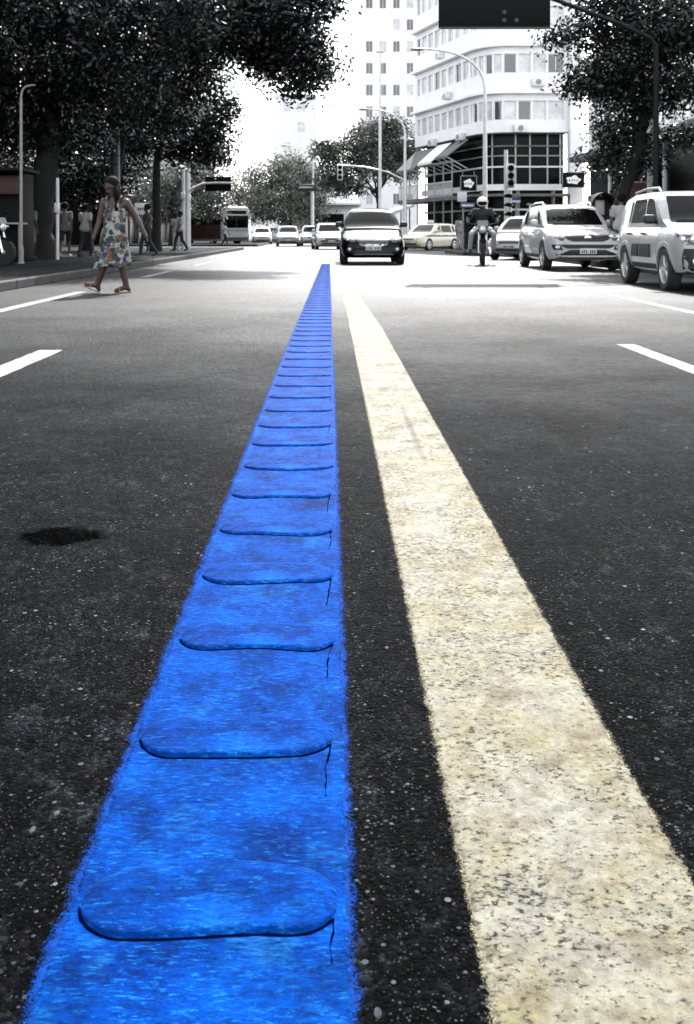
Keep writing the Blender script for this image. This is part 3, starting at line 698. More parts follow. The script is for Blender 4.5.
MB().box((0, 0, Zp(209, 39)-GL), (.56, .14, .46), bevel=.03).build('panel', M['white_plastic'], t)
e = MB()
for i, w in enumerate((.05, .06, .035, .06)): e.box((-.13+i*.085, -.075, Zp(209, 39)-GL), (w, .008, .11))
w = e.build('lettering', M['black'], t); w['kind'] = 'stuff'
# news stand at the far left edge
t = thing('news_stand', 'news stand with a faded red fascia at the left edge of the picture', 'kiosk', (X(-22, 27), 27, GL))
MB().box((0, .6, 1.2), (2.3, 1.2, 2.4), bevel=.03).build('cabin', M['black'], t)
MB().box((.2, -.35, 2.05), (2.0, .06, .50), bevel=.01).build('fascia', M['red'], t)
MB().box((.25, -.3, 2.42), (2.6, 1.5, .08), bevel=.02).build('roof', M['black'], t)
MB().box((.3, -.28, 1.02), (2.1, .5, .05), bevel=.01).build('counter', M['metal_grey'], t)
MB().tube([(1.25, -.45, 0), (1.25, -.45, 1.05)], .025, 6).build('prop', M['metal_grey'], t)
# red hoarding and hooded telephone on the right pavement
t = thing('hoarding', 'faded red hoarding panel behind the leaning tree trunk', 'hoarding', (X(643, 31), 31, GL))
MB().box((0, 0, 1.55), (.95, .08, 1.6), bevel=.01).build('panel', M['red'], t)
for x in (-.4, .4): MB().tube([(x, .08, 0), (x, .08, 2.3)], .03, 6).build('post', M['metal_dark'], t)
t = thing('phone_hood', 'dark curved telephone hood on a post behind the white off-roader', 'telephone', (X(601, 28.5), 28.5, GL))
hd = MB(); rings = []
for i in range(10):
    a = math.pi*(i/9)*.95; rr = .36
    rings.append([(math.cos(a)*(rr+k[0])*1.0, k[1], 1.35+math.sin(a)*(rr+k[0])*1.45) for k in ((0, -.35), (.03, -.35), (.03, .25), (0, .25))])
hd.loft(rings); hd.build('hood', M['black'], t); MB().box((0, .27, 1.5), (.62, .03, .7), bevel=.01).build('back_panel', M['metal_dark'], t)
MB().tube([(0, .3, 0), (0, .3, 1.9)], .045, 8).build('post', M['metal_grey'], t); MB().box((0, .18, 1.5), (.28, .14, .42), bevel=.03).build('telephone', M['metal_pale'], t)
# ================================================================ trees
M['bark'] = plain('dark_bark', (.009, .0085, .008), .9, .5, 4, bmp=.8)
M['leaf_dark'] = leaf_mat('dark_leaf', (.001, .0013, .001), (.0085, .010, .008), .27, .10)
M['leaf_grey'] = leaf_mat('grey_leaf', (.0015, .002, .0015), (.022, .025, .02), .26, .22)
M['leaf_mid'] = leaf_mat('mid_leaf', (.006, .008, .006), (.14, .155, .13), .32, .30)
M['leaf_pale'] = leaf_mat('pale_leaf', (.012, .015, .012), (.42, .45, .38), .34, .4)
def leaves(blobs, n, size, seed, clump=.34, per=11, up=.5):
    rng = np.random.default_rng(seed)
    vol = np.array([(b[1][0]*b[1][1]*b[1][2])**.67 for b in blobs]); pr = vol/vol.sum()
    nc = n//per; idx = rng.choice(len(blobs), nc, p=pr)
    C_ = np.array([b[0] for b in blobs])[idx]; Rr = np.array([b[1] for b in blobs])[idx]
    d = rng.normal(size=(nc, 3)); d /= np.linalg.norm(d, axis=1)[:, None]
    r = rng.uniform(.12, 1, nc)**.5*(1+.10*rng.normal(size=nc))
    cc = C_+d*r[:, None]*Rr
    P = np.repeat(cc, per, 0)+rng.normal(size=(nc*per, 3))*clump*np.array([1, 1, .6]); m = len(P)
    nrm = rng.normal(size=(m, 3))*.8+np.array([0, 0, up]); nrm /= np.linalg.norm(nrm, axis=1)[:, None]
    a = rng.normal(size=(m, 3)); a -= nrm*(a*nrm).sum(1)[:, None]; a /= np.linalg.norm(a, axis=1)[:, None]; b = np.cross(nrm, a)
    s = (size*rng.uniform(.4, 1.45, m))[:, None]
    V = np.stack([P-a*s*.55, P+b*s*.26-nrm*s*.05, P+a*s*.55-nrm*s*.12, P-b*s*.26-nrm*s*.05], 1).reshape(-1, 3)
    return V
def leaf_mesh(V, name, mat, parent, off):
    V = V-np.array(off); n = len(V)//4
    me = bpy.data.meshes.new(name); me.vertices.add(len(V)); me.loops.add(len(V)); me.polygons.add(n)
    me.vertices.foreach_set('co', V.astype(np.float32).ravel()); me.loops.foreach_set('vertex_index', np.arange(len(V), dtype=np.int32))
    me.polygons.foreach_set('loop_start', np.arange(0, len(V), 4, dtype=np.int32)); me.update(calc_edges=True)
    o = link(name, me, mat, parent, sharp=None); return o
def tree(label, trunk, r0, blobs, n, size, mat, seed, group=None, name='street_tree', clump=.34, per=11, limbs=None, wob=.25):
    """trunk: points from the base to the fork; blobs: (centre, radii) in metres"""
    r = random.Random(seed); base = Vector(trunk[0]); t = thing(name, label, 'tree', base, 0, group)
    tk = MB(); pts = [Vector(p)-base for p in trunk]; k = len(pts)
    fine = []
    for i in range(k-1):
        for j in range(4): fine.append(pts[i].lerp(pts[i+1], j/4)+Vector((r.gauss(0, r0*.10), r.gauss(0, r0*.10), 0))*(1 if i+j else 0))
    fine.append(pts[-1]); m = len(fine)
    tk.tube(fine, [r0*(1.5 if i == 0 else 1.15 if i == 1 else 1-.42*i/m) for i in range(m)], 12)
    top = fine[-1]
    for ce, rr in blobs:
        c = Vector(ce)-base; st = fine[r.randrange(int(m*.62), m)] if r.random() < .5 else top
        v = c-st; L = v.length; q = []
        for i in range(9):
            u = i/8; q.append(st+v*u+Vector((r.gauss(0, wob*.3), r.gauss(0, wob*.3), L*.12*math.sin(u*math.pi)))*(1 if 0 < i < 8 else 0))
        ra = r0*.52*min(1, .45+L*.05); tk.tube(q, [ra*(1-.8*i/8) for i in range(9)], 7)
        for j in range(4):
            s2 = q[r.randrange(4, 8)]; e = c+Vector((r.uniform(-1, 1)*rr[0], r.uniform(-1, 1)*rr[1], r.uniform(-.7, .8)*rr[2]))*.85
            qq = [s2.lerp(e, u/4)+Vector((0, 0, .12*math.sin(u/4*math.pi)*(e-s2).length)) for u in range(5)]
            tk.tube(qq, [ra*.30*(1-.8*u/4) for u in range(5)], 5)
    tk.build('trunk', M['bark'], t)
    leaf_mesh(leaves(blobs, n, size, seed, clump, per), 'crown', M[mat], t, base); return t
def B(px, py, rx, ry, d, rd=None):
    """crown lobe measured on the street: centre and radii in metres at depth d"""
    return (tuple(at(px, py, d)), (rx*d/F, (rd if rd else (rx+ry)/2*d/F), ry*d/F))
def gnd(px, d, z=GL): return (X(px, d), d, z)
# left pavement, near to far
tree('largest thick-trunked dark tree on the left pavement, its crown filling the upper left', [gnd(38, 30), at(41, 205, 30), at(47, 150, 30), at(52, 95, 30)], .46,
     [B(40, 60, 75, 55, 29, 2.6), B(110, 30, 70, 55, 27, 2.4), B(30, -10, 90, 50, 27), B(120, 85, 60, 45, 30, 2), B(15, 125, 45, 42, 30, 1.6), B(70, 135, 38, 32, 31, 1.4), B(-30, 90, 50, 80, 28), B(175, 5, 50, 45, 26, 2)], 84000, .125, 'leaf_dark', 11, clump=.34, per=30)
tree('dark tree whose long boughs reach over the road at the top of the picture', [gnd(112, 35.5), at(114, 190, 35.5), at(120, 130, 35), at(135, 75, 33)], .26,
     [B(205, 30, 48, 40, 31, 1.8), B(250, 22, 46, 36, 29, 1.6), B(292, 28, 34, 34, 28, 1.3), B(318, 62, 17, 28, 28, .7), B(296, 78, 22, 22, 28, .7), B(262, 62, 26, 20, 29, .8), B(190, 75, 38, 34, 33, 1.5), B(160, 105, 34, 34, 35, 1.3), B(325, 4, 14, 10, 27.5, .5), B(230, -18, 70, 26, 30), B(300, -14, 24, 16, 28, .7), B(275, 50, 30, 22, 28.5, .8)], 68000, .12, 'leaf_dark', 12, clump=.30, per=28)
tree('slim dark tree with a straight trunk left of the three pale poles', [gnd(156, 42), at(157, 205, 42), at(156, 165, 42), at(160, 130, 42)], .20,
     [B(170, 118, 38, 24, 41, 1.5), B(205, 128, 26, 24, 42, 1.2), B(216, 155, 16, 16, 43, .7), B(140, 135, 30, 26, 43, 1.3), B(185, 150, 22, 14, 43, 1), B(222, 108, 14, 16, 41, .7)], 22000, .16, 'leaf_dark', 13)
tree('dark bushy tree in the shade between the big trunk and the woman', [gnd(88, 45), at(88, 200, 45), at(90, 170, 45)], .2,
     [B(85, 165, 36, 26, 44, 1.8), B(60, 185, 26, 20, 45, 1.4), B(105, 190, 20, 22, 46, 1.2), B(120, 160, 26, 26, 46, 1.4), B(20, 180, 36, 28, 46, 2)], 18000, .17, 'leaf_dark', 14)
tree('grey green tree behind the three pale poles on the left', [gnd(172, 62), at(172, 205, 62), at(174, 190, 62)], .18,
     [B(160, 195, 22, 20, 62, 1.4), B(190, 180, 24, 22, 63, 1.6), B(208, 200, 20, 22, 66, 1.4), B(140, 200, 18, 20, 60, 1.2)], 9000, .20, 'leaf_mid', 15)
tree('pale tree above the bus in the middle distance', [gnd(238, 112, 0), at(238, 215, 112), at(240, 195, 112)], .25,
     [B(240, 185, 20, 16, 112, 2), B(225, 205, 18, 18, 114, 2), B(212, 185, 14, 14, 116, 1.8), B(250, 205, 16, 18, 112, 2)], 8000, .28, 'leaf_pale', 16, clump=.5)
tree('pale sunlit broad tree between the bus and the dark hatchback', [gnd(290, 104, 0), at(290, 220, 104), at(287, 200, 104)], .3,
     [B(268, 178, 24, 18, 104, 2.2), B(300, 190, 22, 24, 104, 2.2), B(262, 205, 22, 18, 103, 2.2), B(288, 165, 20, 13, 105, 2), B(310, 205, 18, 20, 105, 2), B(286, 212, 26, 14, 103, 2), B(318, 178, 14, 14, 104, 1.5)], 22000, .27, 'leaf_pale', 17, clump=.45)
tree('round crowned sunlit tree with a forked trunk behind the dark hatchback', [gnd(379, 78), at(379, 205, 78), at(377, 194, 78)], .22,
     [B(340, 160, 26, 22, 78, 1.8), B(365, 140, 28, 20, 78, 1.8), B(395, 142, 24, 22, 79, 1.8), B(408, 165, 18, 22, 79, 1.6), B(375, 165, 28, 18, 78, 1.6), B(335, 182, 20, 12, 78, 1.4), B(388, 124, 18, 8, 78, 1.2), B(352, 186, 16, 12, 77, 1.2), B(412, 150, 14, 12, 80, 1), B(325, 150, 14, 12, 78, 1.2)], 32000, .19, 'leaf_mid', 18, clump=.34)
# right pavement
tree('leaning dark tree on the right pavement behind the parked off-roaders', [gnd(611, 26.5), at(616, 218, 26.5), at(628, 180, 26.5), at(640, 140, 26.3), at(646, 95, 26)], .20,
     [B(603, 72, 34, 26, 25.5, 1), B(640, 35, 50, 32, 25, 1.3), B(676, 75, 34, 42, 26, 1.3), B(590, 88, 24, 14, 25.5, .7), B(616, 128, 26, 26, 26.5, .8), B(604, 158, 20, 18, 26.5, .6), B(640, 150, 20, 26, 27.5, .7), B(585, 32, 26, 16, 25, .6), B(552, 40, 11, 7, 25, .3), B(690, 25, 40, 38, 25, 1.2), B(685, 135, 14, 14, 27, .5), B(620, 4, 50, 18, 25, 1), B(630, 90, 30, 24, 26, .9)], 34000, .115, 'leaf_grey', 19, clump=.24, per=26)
tree('dark clipped tree at the right edge beyond the leaning tree', [gnd(662, 36), at(662, 200, 36), at(664, 170, 36)], .14,
     [B(668, 170, 22, 18, 36, .8), B(640, 180, 14, 14, 36, .6)], 5000, .16, 'leaf_dark', 20)
# far greenery along the left side of the street, each tree on its own
for i, (px, py, rx, ry, d) in enumerate(((150, 185, 20, 22, 80), (178, 205, 18, 20, 95), (200, 195, 18, 22, 120), (330, 208, 16, 16, 125))):
    tree(['grey green tree seen through the gap right of the white box sign', 'grey green tree low between the pale poles', 'pale distant tree left of the bus roof', 'small pale tree behind the low white building'][i], [gnd(px, d, .02), at(px, 220, d), at(px, 208, d)], .2,
         [B(px-rx*.3, py, rx*.8, ry*.8, d, 1.8), B(px+rx*.4, py+6, rx*.7, ry*.7, d, 1.8), B(px, py-ry*.5, rx*.6, ry*.5, d, 1.5)], 5000, .26, 'leaf_mid' if i < 2 else 'leaf_pale', 30+i, 'distant trees along the street')
# ================================================================ vehicles
M['tyre'] = plain('tyre_rubber', .012, .85, .3)
M['rim'] = plain('alloy_rim', .45, .3, .1, metal=.7)
M['plastic'] = plain('black_trim_plastic', .012, .55, .2, 10)
M['car_white'] = plain('white_car_paint', .40, .25, .03, 1, coat=.6)
M['car_pearl'] = plain('pearl_white_car_paint', .30, .28, .05, 1, coat=.5)
M['car_silver'] = plain('silver_car_paint', .20, .28, .05, 1, metal=.3, coat=.6)
M['car_black'] = plain('black_car_paint', .002, .16, .1, 1, spec=.14)
M['black_gloss'] = plain('black_bonnet_paint', .003, .29, .1, 1, spec=.6)
M['taxi'] = plain('pale_yellow_taxi_paint', (.60, .565, .41), .25, .04, 1, coat=.6)
M['car_glass'] = plain('dark_car_glass', .003, .03, .5, 1.5, spec=.14)
M['lamp'] = plain('headlamp_lens', .6, .08, .25, 30, metal=.3, spec=.9)
M['lamp_dark'] = plain('headlamp_housing', .03, .15, .3, 20, spec=.8)
M['chrome'] = plain('chrome_trim', .75, .18, .05, metal=.9)
M['plate'] = plain('number_plate', .5, .5, .05)
M['ink'] = plain('plate_ink', .05, .6)
M['stripe'] = plain('dark_blue_stripe', (.01, .014, .04), .4)
M['bus_pale'] = plain('pale_bus_paint', .33, .4, .08)
M['bus_red'] = plain('dull_red_bus_side', (.045, .02, .017), .4, .2)
def hit(bvh, p, d):
    h = bvh.ray_cast(Vector(p)-Vector(d)*20, Vector(d))
    return h[0] if h[0] is not None else None
def panel(bvh, rows, side, n=8, off=.008, th=.03, uneven=None):
    """patch laid on the shell: rows [(a0, a1, z)] bottom to top; side 'front','rear','left','right'"""
    d = {'front': (0, 1, 0), 'rear': (0, -1, 0), 'left': (1, 0, 0), 'right': (-1, 0, 0), 'top': (0, 0, -1)}[side]; D = Vector(d)
    m = len(rows); pts = []
    last = None
    for a0, a1, z in rows:
        for j in range(n+1):
            a = a0+(a1-a0)*j/n
            p = (a, 0, z) if side in ('front', 'rear') else ((0, a, z) if side != 'top' else (a, z, 0))
            h = hit(bvh, p, d)
            if h is None:
                q = Vector(p)-D*3; h = bvh.find_nearest(q)[0]
            pts.append(h)
    # smooth away misses
    vs = [p-D*off for p in pts]+[p+D*th for p in pts]; fs = []; k = len(pts)
    def I(i, j): return i*(n+1)+j
    for i in range(m-1):
        for j in range(n):
            q = (I(i, j), I(i, j+1), I(i+1, j+1), I(i+1, j)); fs.append(q); fs.append(tuple(x+k for x in reversed(q)))
    rim_ = [I(0, j) for j in range(n+1)]+[I(i, n) for i in range(1, m)]+[I(m-1, j) for j in range(n-1, -1, -1)]+[I(i, 0) for i in range(m-2, 0, -1)]
    for a, b in zip(rim_, rim_[1:]+rim_[:1]): fs.append((a, a+k, b+k, b))
    mb = MB(); mb.add(vs, fs); return mb
def dens(rows, k=4):
    out = []
    for a, b in zip(rows[:-1], rows[1:]):
        for i in range(k): u = i/k; out.append(tuple(a[q]+(b[q]-a[q])*u for q in range(3)))
    return out+[rows[-1]]
def interp(st, t, q):
    for a, b in zip(st[:-1], st[1:]):
        if t <= b[0]: u = (t-a[0])/(b[0]-a[0]); return a[q]+(b[q]-a[q])*u
    return st[-1][q]
BODY = [(0, 0), (.80, 0), (.93, .05), (.975, .2), (1, .42), (.995, .62), (.97, .80), (.93, .93), (.86, .985), (.6, 1.008), (0, 1.02)]
def shell(L, Wd, lower, upper, axles, wr, belt):
    """lower/upper stations -> (body mesh with wheel arches, bvh)"""
    W2 = Wd/2; rings = []
    ts = sorted(set([s[0] for s in lower]+[i/30 for i in range(31)]))
    for t in ts:
        w = interp(lower, t, 1)*W2; zb = interp(lower, t, 2); zt = interp(lower, t, 3)
        ring = [(fx*w, -L/2+t*L, zb+(zt-zb)*fz) for fx, fz in BODY]
        rings.append(ring+[(-x, y, z) for x, y, z in reversed(ring[1:-1])])
    lo = MB(); lo.loft(rings); me = lo.mesh('lower')
    ob = bpy.data.objects.new('cut', me); COL.objects.link(ob)
    cb = MB()
    for ay in axles:
        for s in (-1, 1):
            Mx = Matrix.Translation((s*(W2-.13), ay, wr+.005)) @ Matrix.Rotation(R(90), 4, 'Y')
            cb.lathe([(wr*1.16, -.2), (wr*1.16, .2)], Mx, 28)
    cm = cb.mesh('cutter'); co = bpy.data.objects.new('cutter', cm); COL.objects.link(co)
    md = ob.modifiers.new('b', 'BOOLEAN'); md.object = co; md.operation = 'DIFFERENCE'; md.solver = 'EXACT'
    dg = bpy.context.evaluated_depsgraph_get(); res = bpy.data.meshes.new_from_object(ob.evaluated_get(dg))
    bpy.data.objects.remove(ob); bpy.data.objects.remove(co)
    up = MB(); rings = []
    t0, t1 = upper[0][0], upper[-1][0]
    ts = sorted(set([s[0] for s in upper]+[t0+(t1-t0)*i/26 for i in range(27)]))
    for t in ts:
        zr = interp(upper, t, 1); wb = interp(upper, t, 2)*W2; wt = interp(upper, t, 3)*W2; z0 = belt-.12
        f = max(.02, min(1, (zr-belt+.1)/(max(u[1] for u in upper)-belt+.1))); wt = wb+(wt-wb)*f
        pr = [(0, z0), (wb, z0)]
        for u in (.35, .6, .78): pr.append((wb+(wt-wb)*u, z0+(zr-z0)*u))
        pr += [(wt+(wb-wt)*.06, z0+(zr-z0)*.90), (wt*.955, z0+(zr-z0)*.965), (wt*.86, z0+(zr-z0)*.992), (wt*.5, zr+.006), (0, zr+.012)]
        ring = [(x, -L/2+t*L, z) for x, z in pr]; rings.append(ring+[(-x, y, z) for x, y, z in reversed(ring[1:-1])])
    up.loft(rings); um = up.mesh('upper')
    both = MB(); 
    for m in (res, um): both.add([v.co[:] for v in m.vertices], [tuple(p.vertices) for p in m.polygons])
    bvh = BVHTree.FromPolygons([Vector(v) for v in both.v], both.f)
    return both, bvh
def wheel(parent, x, y, r, w, spokes=5, cover=False):
    s = 1 if x > 0 else -1; Mx = Matrix.Translation((x, y, r)) @ Matrix.Rotation(R(90)*s, 4, 'Y')
    t = MB(); ri = r*.68
    t.lathe([(ri, -w/2), (r*.93, -w/2), (r*.985, -w*.42), (r, -w*.3), (r, w*.3), (r*.985, w*.42), (r*.93, w/2), (ri+.012, w/2), (ri, w*.44), (ri, -w/2+.001)], Mx, 32)
    wo_ = t.build('wheel', M['tyre'], parent, sharp=40)
    g = MB(); g.lathe([(ri-.02, w*.2), (ri-.001, w*.3), (ri+.004, w*.47), (ri-.022, w*.48), (ri-.03, w*.36), (ri-.04, w*.12), (ri-.05, w*.10)], Mx, 32)
    g.lathe([(.001, w*.42), (.06, w*.42), (.065, w*.3), (.06, w*.08), (.001, w*.08)], Mx, 16)
    for k in range(spokes):
        a = 2*math.pi*k/spokes+.3; rm = (ri+.03)/2
        for da in (-.13, .13):
            g.box((0, 0, 0), (.01, .01, .01)) if False else None
            Ms = Mx @ Matrix.Rotation(a+da, 4, 'Z') @ Matrix.Translation((rm, 0, w*.34)) @ Matrix.Rotation(-da*.6, 4, 'Z')
            b = MB(); b.box((0, 0, 0), (ri-.05, .036, .03), bevel=.008, seg=1); g.add(b.v, b.f, Ms)
    g.build('rim', M['rim'], wo_, sharp=30)
    k = MB(); k.lathe([(ri-.03, w*.02), (ri-.03, w*.08), (.001, w*.08)], Mx, 24); k.build('brake_disc', M['metal_dark'], wo_)
    return wo_
def arch_trim(bvh, parent, ay, wr, s, mat, width=.07):
    mb = MB(); rings = []
    for i in range(17):
        a = math.pi*(-.06+1.12*i/16); ring = []
        pts = []
        for rr in (wr*1.15, wr*1.15+width):
            p = (0, ay+math.cos(a)*rr, max(.12, wr+math.sin(a)*rr)); h = hit(bvh, p, (-s, 0, 0)); pts.append(h)
        if pts[1] is None: continue
        x = pts[1].x+s*.012
        y0, z0 = ay+math.cos(a)*wr*1.13, wr+math.sin(a)*wr*1.13; y1, z1 = pts[1].y, pts[1].z
        rings.append([(x, y0, z0), (x+s*.006, (y0+y1)/2, (z0+z1)/2), (x-s*.004, y1, z1), (x-s*.05, y1, z1), (x-s*.09, y0, z0)])
    mb.loft(rings); return mb.build('arch_trim', mat, parent, sharp=40)
def mirror(parent, x, y, z, mat, s):
    mb = MB(); mb.box((x+s*.10, y, z+.05), (.20, .12, .15), (0, 0, s*.15), .045, 3); mb.tube([(x-s*.06, y+.02, z-.02), (x+s*.05, y, z+.02)], .028, 6)
    return mb.build('mirror', mat, parent)
def plate(parent, x, y, z, w=.40):
    p = MB(); p.box((x, y, z), (w, .012, .13), bevel=.005); o = p.build('number_plate', M['plate'], parent)
    k = MB(); r = random.Random(3)
    for i in range(7):
        if i == 3: continue
        k.box((x-w*.37+i*w*.123, y-.0105, z-.01), (w*.07, .006, .065))
        
    q = k.build('lettering', M['ink'], o); q['kind'] = 'stuff'
    return o
def sides(f):
    for s, nm in ((-1, 'left'), (1, 'right')): f(s, nm)
HATCH = dict(L=3.95, W=1.70, H=1.52, belt=.97, wr=.30, axles=(-1.17, 1.28),
  lower=[(0, .80, .30, .55), (.012, .86, .25, .62), (.04, .93, .20, .69), (.09, .985, .18, .755), (.17, 1, .18, .835), (.28, 1, .18, .945), (.5, 1, .18, .985), (.85, .99, .2, 1.02), (.95, .95, .24, 1.0), (.985, .9, .3, .96), (1, .82, .36, .85)],
  upper=[(.245, .95, .86, .84), (.30, 1.06, .90, .84), (.36, 1.24, .91, .81), (.42, 1.41, .92, .72), (.47, 1.485, .92, .68), (.56, 1.52, .92, .66), (.75, 1.50, .91, .66), (.88, 1.43, .89, .73), (.95, 1.22, .88, .75), (.99, .98, .86, .8)])
SUV = dict(L=4.4, W=1.84, H=1.64, belt=1.06, wr=.345, axles=(-1.33, 1.31),
  lower=[(0, .78, .34, .72), (.012, .86, .30, .80), (.035, .93, .26, .86), (.08, .985, .24, .91), (.16, 1, .23, .97), (.27, 1, .23, 1.05), (.5, 1, .23, 1.07), (.85, .99, .25, 1.10), (.95, .95, .3, 1.06), (.985, .9, .36, 1.0), (1, .82, .42, .9)],
  upper=[(.25, 1.04, .84, .83), (.30, 1.15, .885, .83), (.36, 1.35, .90, .81), (.42, 1.52, .905, .78), (.47, 1.605, .905, .765), (.56, 1.64, .905, .755), (.75, 1.63, .90, .745), (.88, 1.56, .88, .72), (.95, 1.33, .87, .74), (.99, 1.08, .85, .79)])
BOXY = dict(L=3.72, W=1.68, H=1.60, belt=1.02, wr=.325, axles=(-1.13, 1.14),
  lower=[(0, .80, .36, .76), (.012, .88, .30, .84), (.04, .94, .27, .91), (.09, .985, .26, .955), (.17, 1, .25, .985), (.27, 1, .25, 1.02), (.5, 1, .25, 1.03), (.9, .99, .27, 1.04), (.96, .97, .3, 1.02), (1, .9, .4, .95)],
  upper=[(.235, 1.01, .86, .85), (.29, 1.12, .90, .85), (.35, 1.33, .92, .83), (.41, 1.52, .925, .82), (.46, 1.575, .925, .81), (.56, 1.60, .925, .80), (.8, 1.59, .92, .79), (.93, 1.53, .91, .77), (.97, 1.3, .90, .79), (.995, 1.03, .9, .83)])
WAGON = dict(HATCH, L=4.25, belt=.93, H=1.47, axles=(-1.28, 1.28),
  upper=[(.26, .92, .86, .84), (.32, 1.04, .90, .84), (.38, 1.21, .91, .81), (.44, 1.37, .92, .79), (.49, 1.435, .92, .775), (.58, 1.47, .92, .76), (.8, 1.46, .91, .75), (.91, 1.40, .89, .73), (.97, 1.2, .88, .75), (.995, .95, .86, .8)])
SEDAN = dict(HATCH, L=4.3, belt=.95, H=1.47, axles=(-1.3, 1.25),
  upper=[(.26, .92, .86, .84), (.32, 1.04, .90, .84), (.39, 1.25, .91, .80), (.44, 1.38, .92, .78), (.49, 1.44, .92, .77), (.58, 1.47, .92, .76), (.72, 1.44, .91, .74), (.80, 1.32, .89, .73), (.88, 1.05, .88, .75), (.92, .95, .86, .8)])
def make_car(label, loc, yaw, spec, paint, style, cat='car', name='parked_car', group=None, detail=2):
    L, Wd, belt, wr, axles = spec['L'], spec['W'], spec['belt'], spec['wr'], spec['axles']; W2 = Wd/2; Hh = spec['H']
    t = thing(name, label, cat, loc, yaw, group); P = M[paint]
    sh, bvh = shell(L, Wd, spec['lower'], spec['upper'], axles, wr, belt)
    sh.build('body', P, t, sharp=32)
    MB().box((0, 0, (spec['lower'][4][2])+.16), (Wd-.46, L-.7, .12)).build('underbody', M['plastic'], t)
    for s in (-1, 1):
        for ay in axles: wheel(t, s*(W2-.10), ay, wr, .20, 5)
    # glass
    rb, rt = belt+.05, Hh-.09
    def w_at(z, k=.84): u = (z-belt)/(Hh-belt); return W2*(.91+((.655 if style not in ('suv', 'boxy') else .77)-.91)*u)*k
    rows = dens([(-w_at(z)*(1.0 if 0 < i < 4 else .985), w_at(z)*(1.0 if 0 < i < 4 else .985), z) for i, z in enumerate([rb+(rt-rb)*u for u in (0, .04, .5, .95, 1)])], 3)
    panel(bvh, rows, 'front', 14, .006, .02).build('windscreen', M['car_glass'], t, sharp=25)
    panel(bvh, dens([(-w_at(z, .8), w_at(z, .8), z) for z in (belt+.12, belt+.3, Hh-.12)], 3), 'rear', 10, .006, .02).build('rear_window', M['car_glass'], t, sharp=25)
    def glazing(s, nm):
        zb, zt = belt+.045, Hh-.125
        g = spec['upper']
        yA = -L/2+(interp([(b, a) for a, b, *_ in g[:5]], zt, 1))*L; y0 = -L/2+(interp([(b, a) for a, b, *_ in g[:5]], zb, 1))*L
        yB = axles[0]+1.32; yC = axles[1]-.10 if style != 'sedan' else axles[1]-.25
        fr = panel(bvh, dens([(y0+.30, yB-.04, zb), (yA+.20, yB-.05, zt)], 4), nm, 8, .006, .02); fr.build('side_window', M['car_glass'], t, sharp=25)
        rr = panel(bvh, dens([(yB+.05, yC-.02, zb+.01), (yB+.04, yC-.12, zt)], 4), nm, 8, .006, .02); rr.build('side_window', M['car_glass'], t, sharp=25)
        if style != 'sedan':
            q = panel(bvh, dens([(yC+.07, yC+.42, zb+.03), (yC+.0, yC+.26, zt-.02)], 4), nm, 6, .006, .02); q.build('quarter_window', M['car_glass'], t, sharp=25)
        zs = spec['lower'][4][2]+.16
        d1 = panel(bvh, dens([(axles[0]+wr*1.28, yB-.0, zs), (axles[0]+wr*1.30, yB, .6), (axles[0]+wr*1.02, yB, belt-.03)], 4), nm, 6, .004, .02).build('door', P, t, sharp=25)
        d2 = panel(bvh, dens([(yB+.022, axles[1]-wr*1.30, zs), (yB+.022, axles[1]-wr*1.25, .6), (yB+.022, axles[1]-wr*.7, belt-.03)], 4), nm, 6, .004, .02).build('door', P, t, sharp=25)
        for d_, yh in ((d1, yB-.17), (d2, yB+.70)):
            h = hit(bvh, (0, yh, belt-.13), (-s, 0, 0))
            if h is not None: MB().box((h.x+s*.025, yh, belt-.13), (.03, .20, .035), bevel=.012).build('handle', M['plastic'] if style in ('boxy',) else P, d_)
        mirror(t, s*W2*.93, y0+.34, belt+.05, M['plastic'] if style in ('boxy', 'black') else P, s)
        if style in ('suv', 'boxy'):
            for ay in axles: arch_trim(bvh, t, ay, wr, s, P if style == 'suv' else P)
            panel(bvh, dens([(axles[0]+wr*1.2, axles[1]-wr*1.2, zs-.14), (axles[0]+wr*1.2, axles[1]-wr*1.2, zs-.01)], 2), nm, 8, .014, .03).build('sill_cladding', M['plastic'], t)
            zr = Hh+.03; xr = W2*.66; ya, yb = -L/2+.47*L, -L/2+.9*L
            MB().tube([(s*xr, ya, Hh-.03), (s*xr, ya+.12, zr+.02), (s*xr, (ya+yb)/2, zr+.035), (s*xr, yb-.12, zr-.01), (s*xr, yb, Hh-.10)], .022, 8).build('roof_rail', M['metal_grey'] if style == 'boxy' else M['chrome'], t)
        if style == 'boxy':
            panel(bvh, dens([(yB-.62, yB-.06, .50), (yB-.62, yB-.06, .72)], 3), nm, 5, .028, .03).build('door_guard', M['plastic'], d1)
            panel(bvh, dens([(yB+.06, yB+.46, .50), (yB+.06, yB+.40, .72)], 3), nm, 5, .028, .03).build('door_guard', M['plastic'], d2)
    sides(glazing)
    y_f = -L/2
    def fp(rows, nm, mt, k=10, off=.01, sd='front', par=t, lab=None): return panel(bvh, rows, sd, k, off, .03).build(nm, M[mt], par, sharp=30, label=lab)
    def lights(rows_r, mt='lamp', house='lamp_dark'):
        for s in (-1, 1):
            rows = [(a*s, b*s, z) for a, b, z in rows_r]
            h = fp(rows, 'headlight', house, 8, .008)
            c = (rows_r[0][0]+rows_r[0][1])/2*s; zc = sum(r_[2] for r_ in rows_r)/len(rows_r); 
            for dx, rr in ((-.04, .07), (.10, .05)):
                p = hit(bvh, (c+dx*s, 0, zc), (0, 1, 0))
                if p is not None: MB().ball((p.x, p.y-.004, p.z), (rr, .022, rr*.9)).build('reflector', M[mt], h)
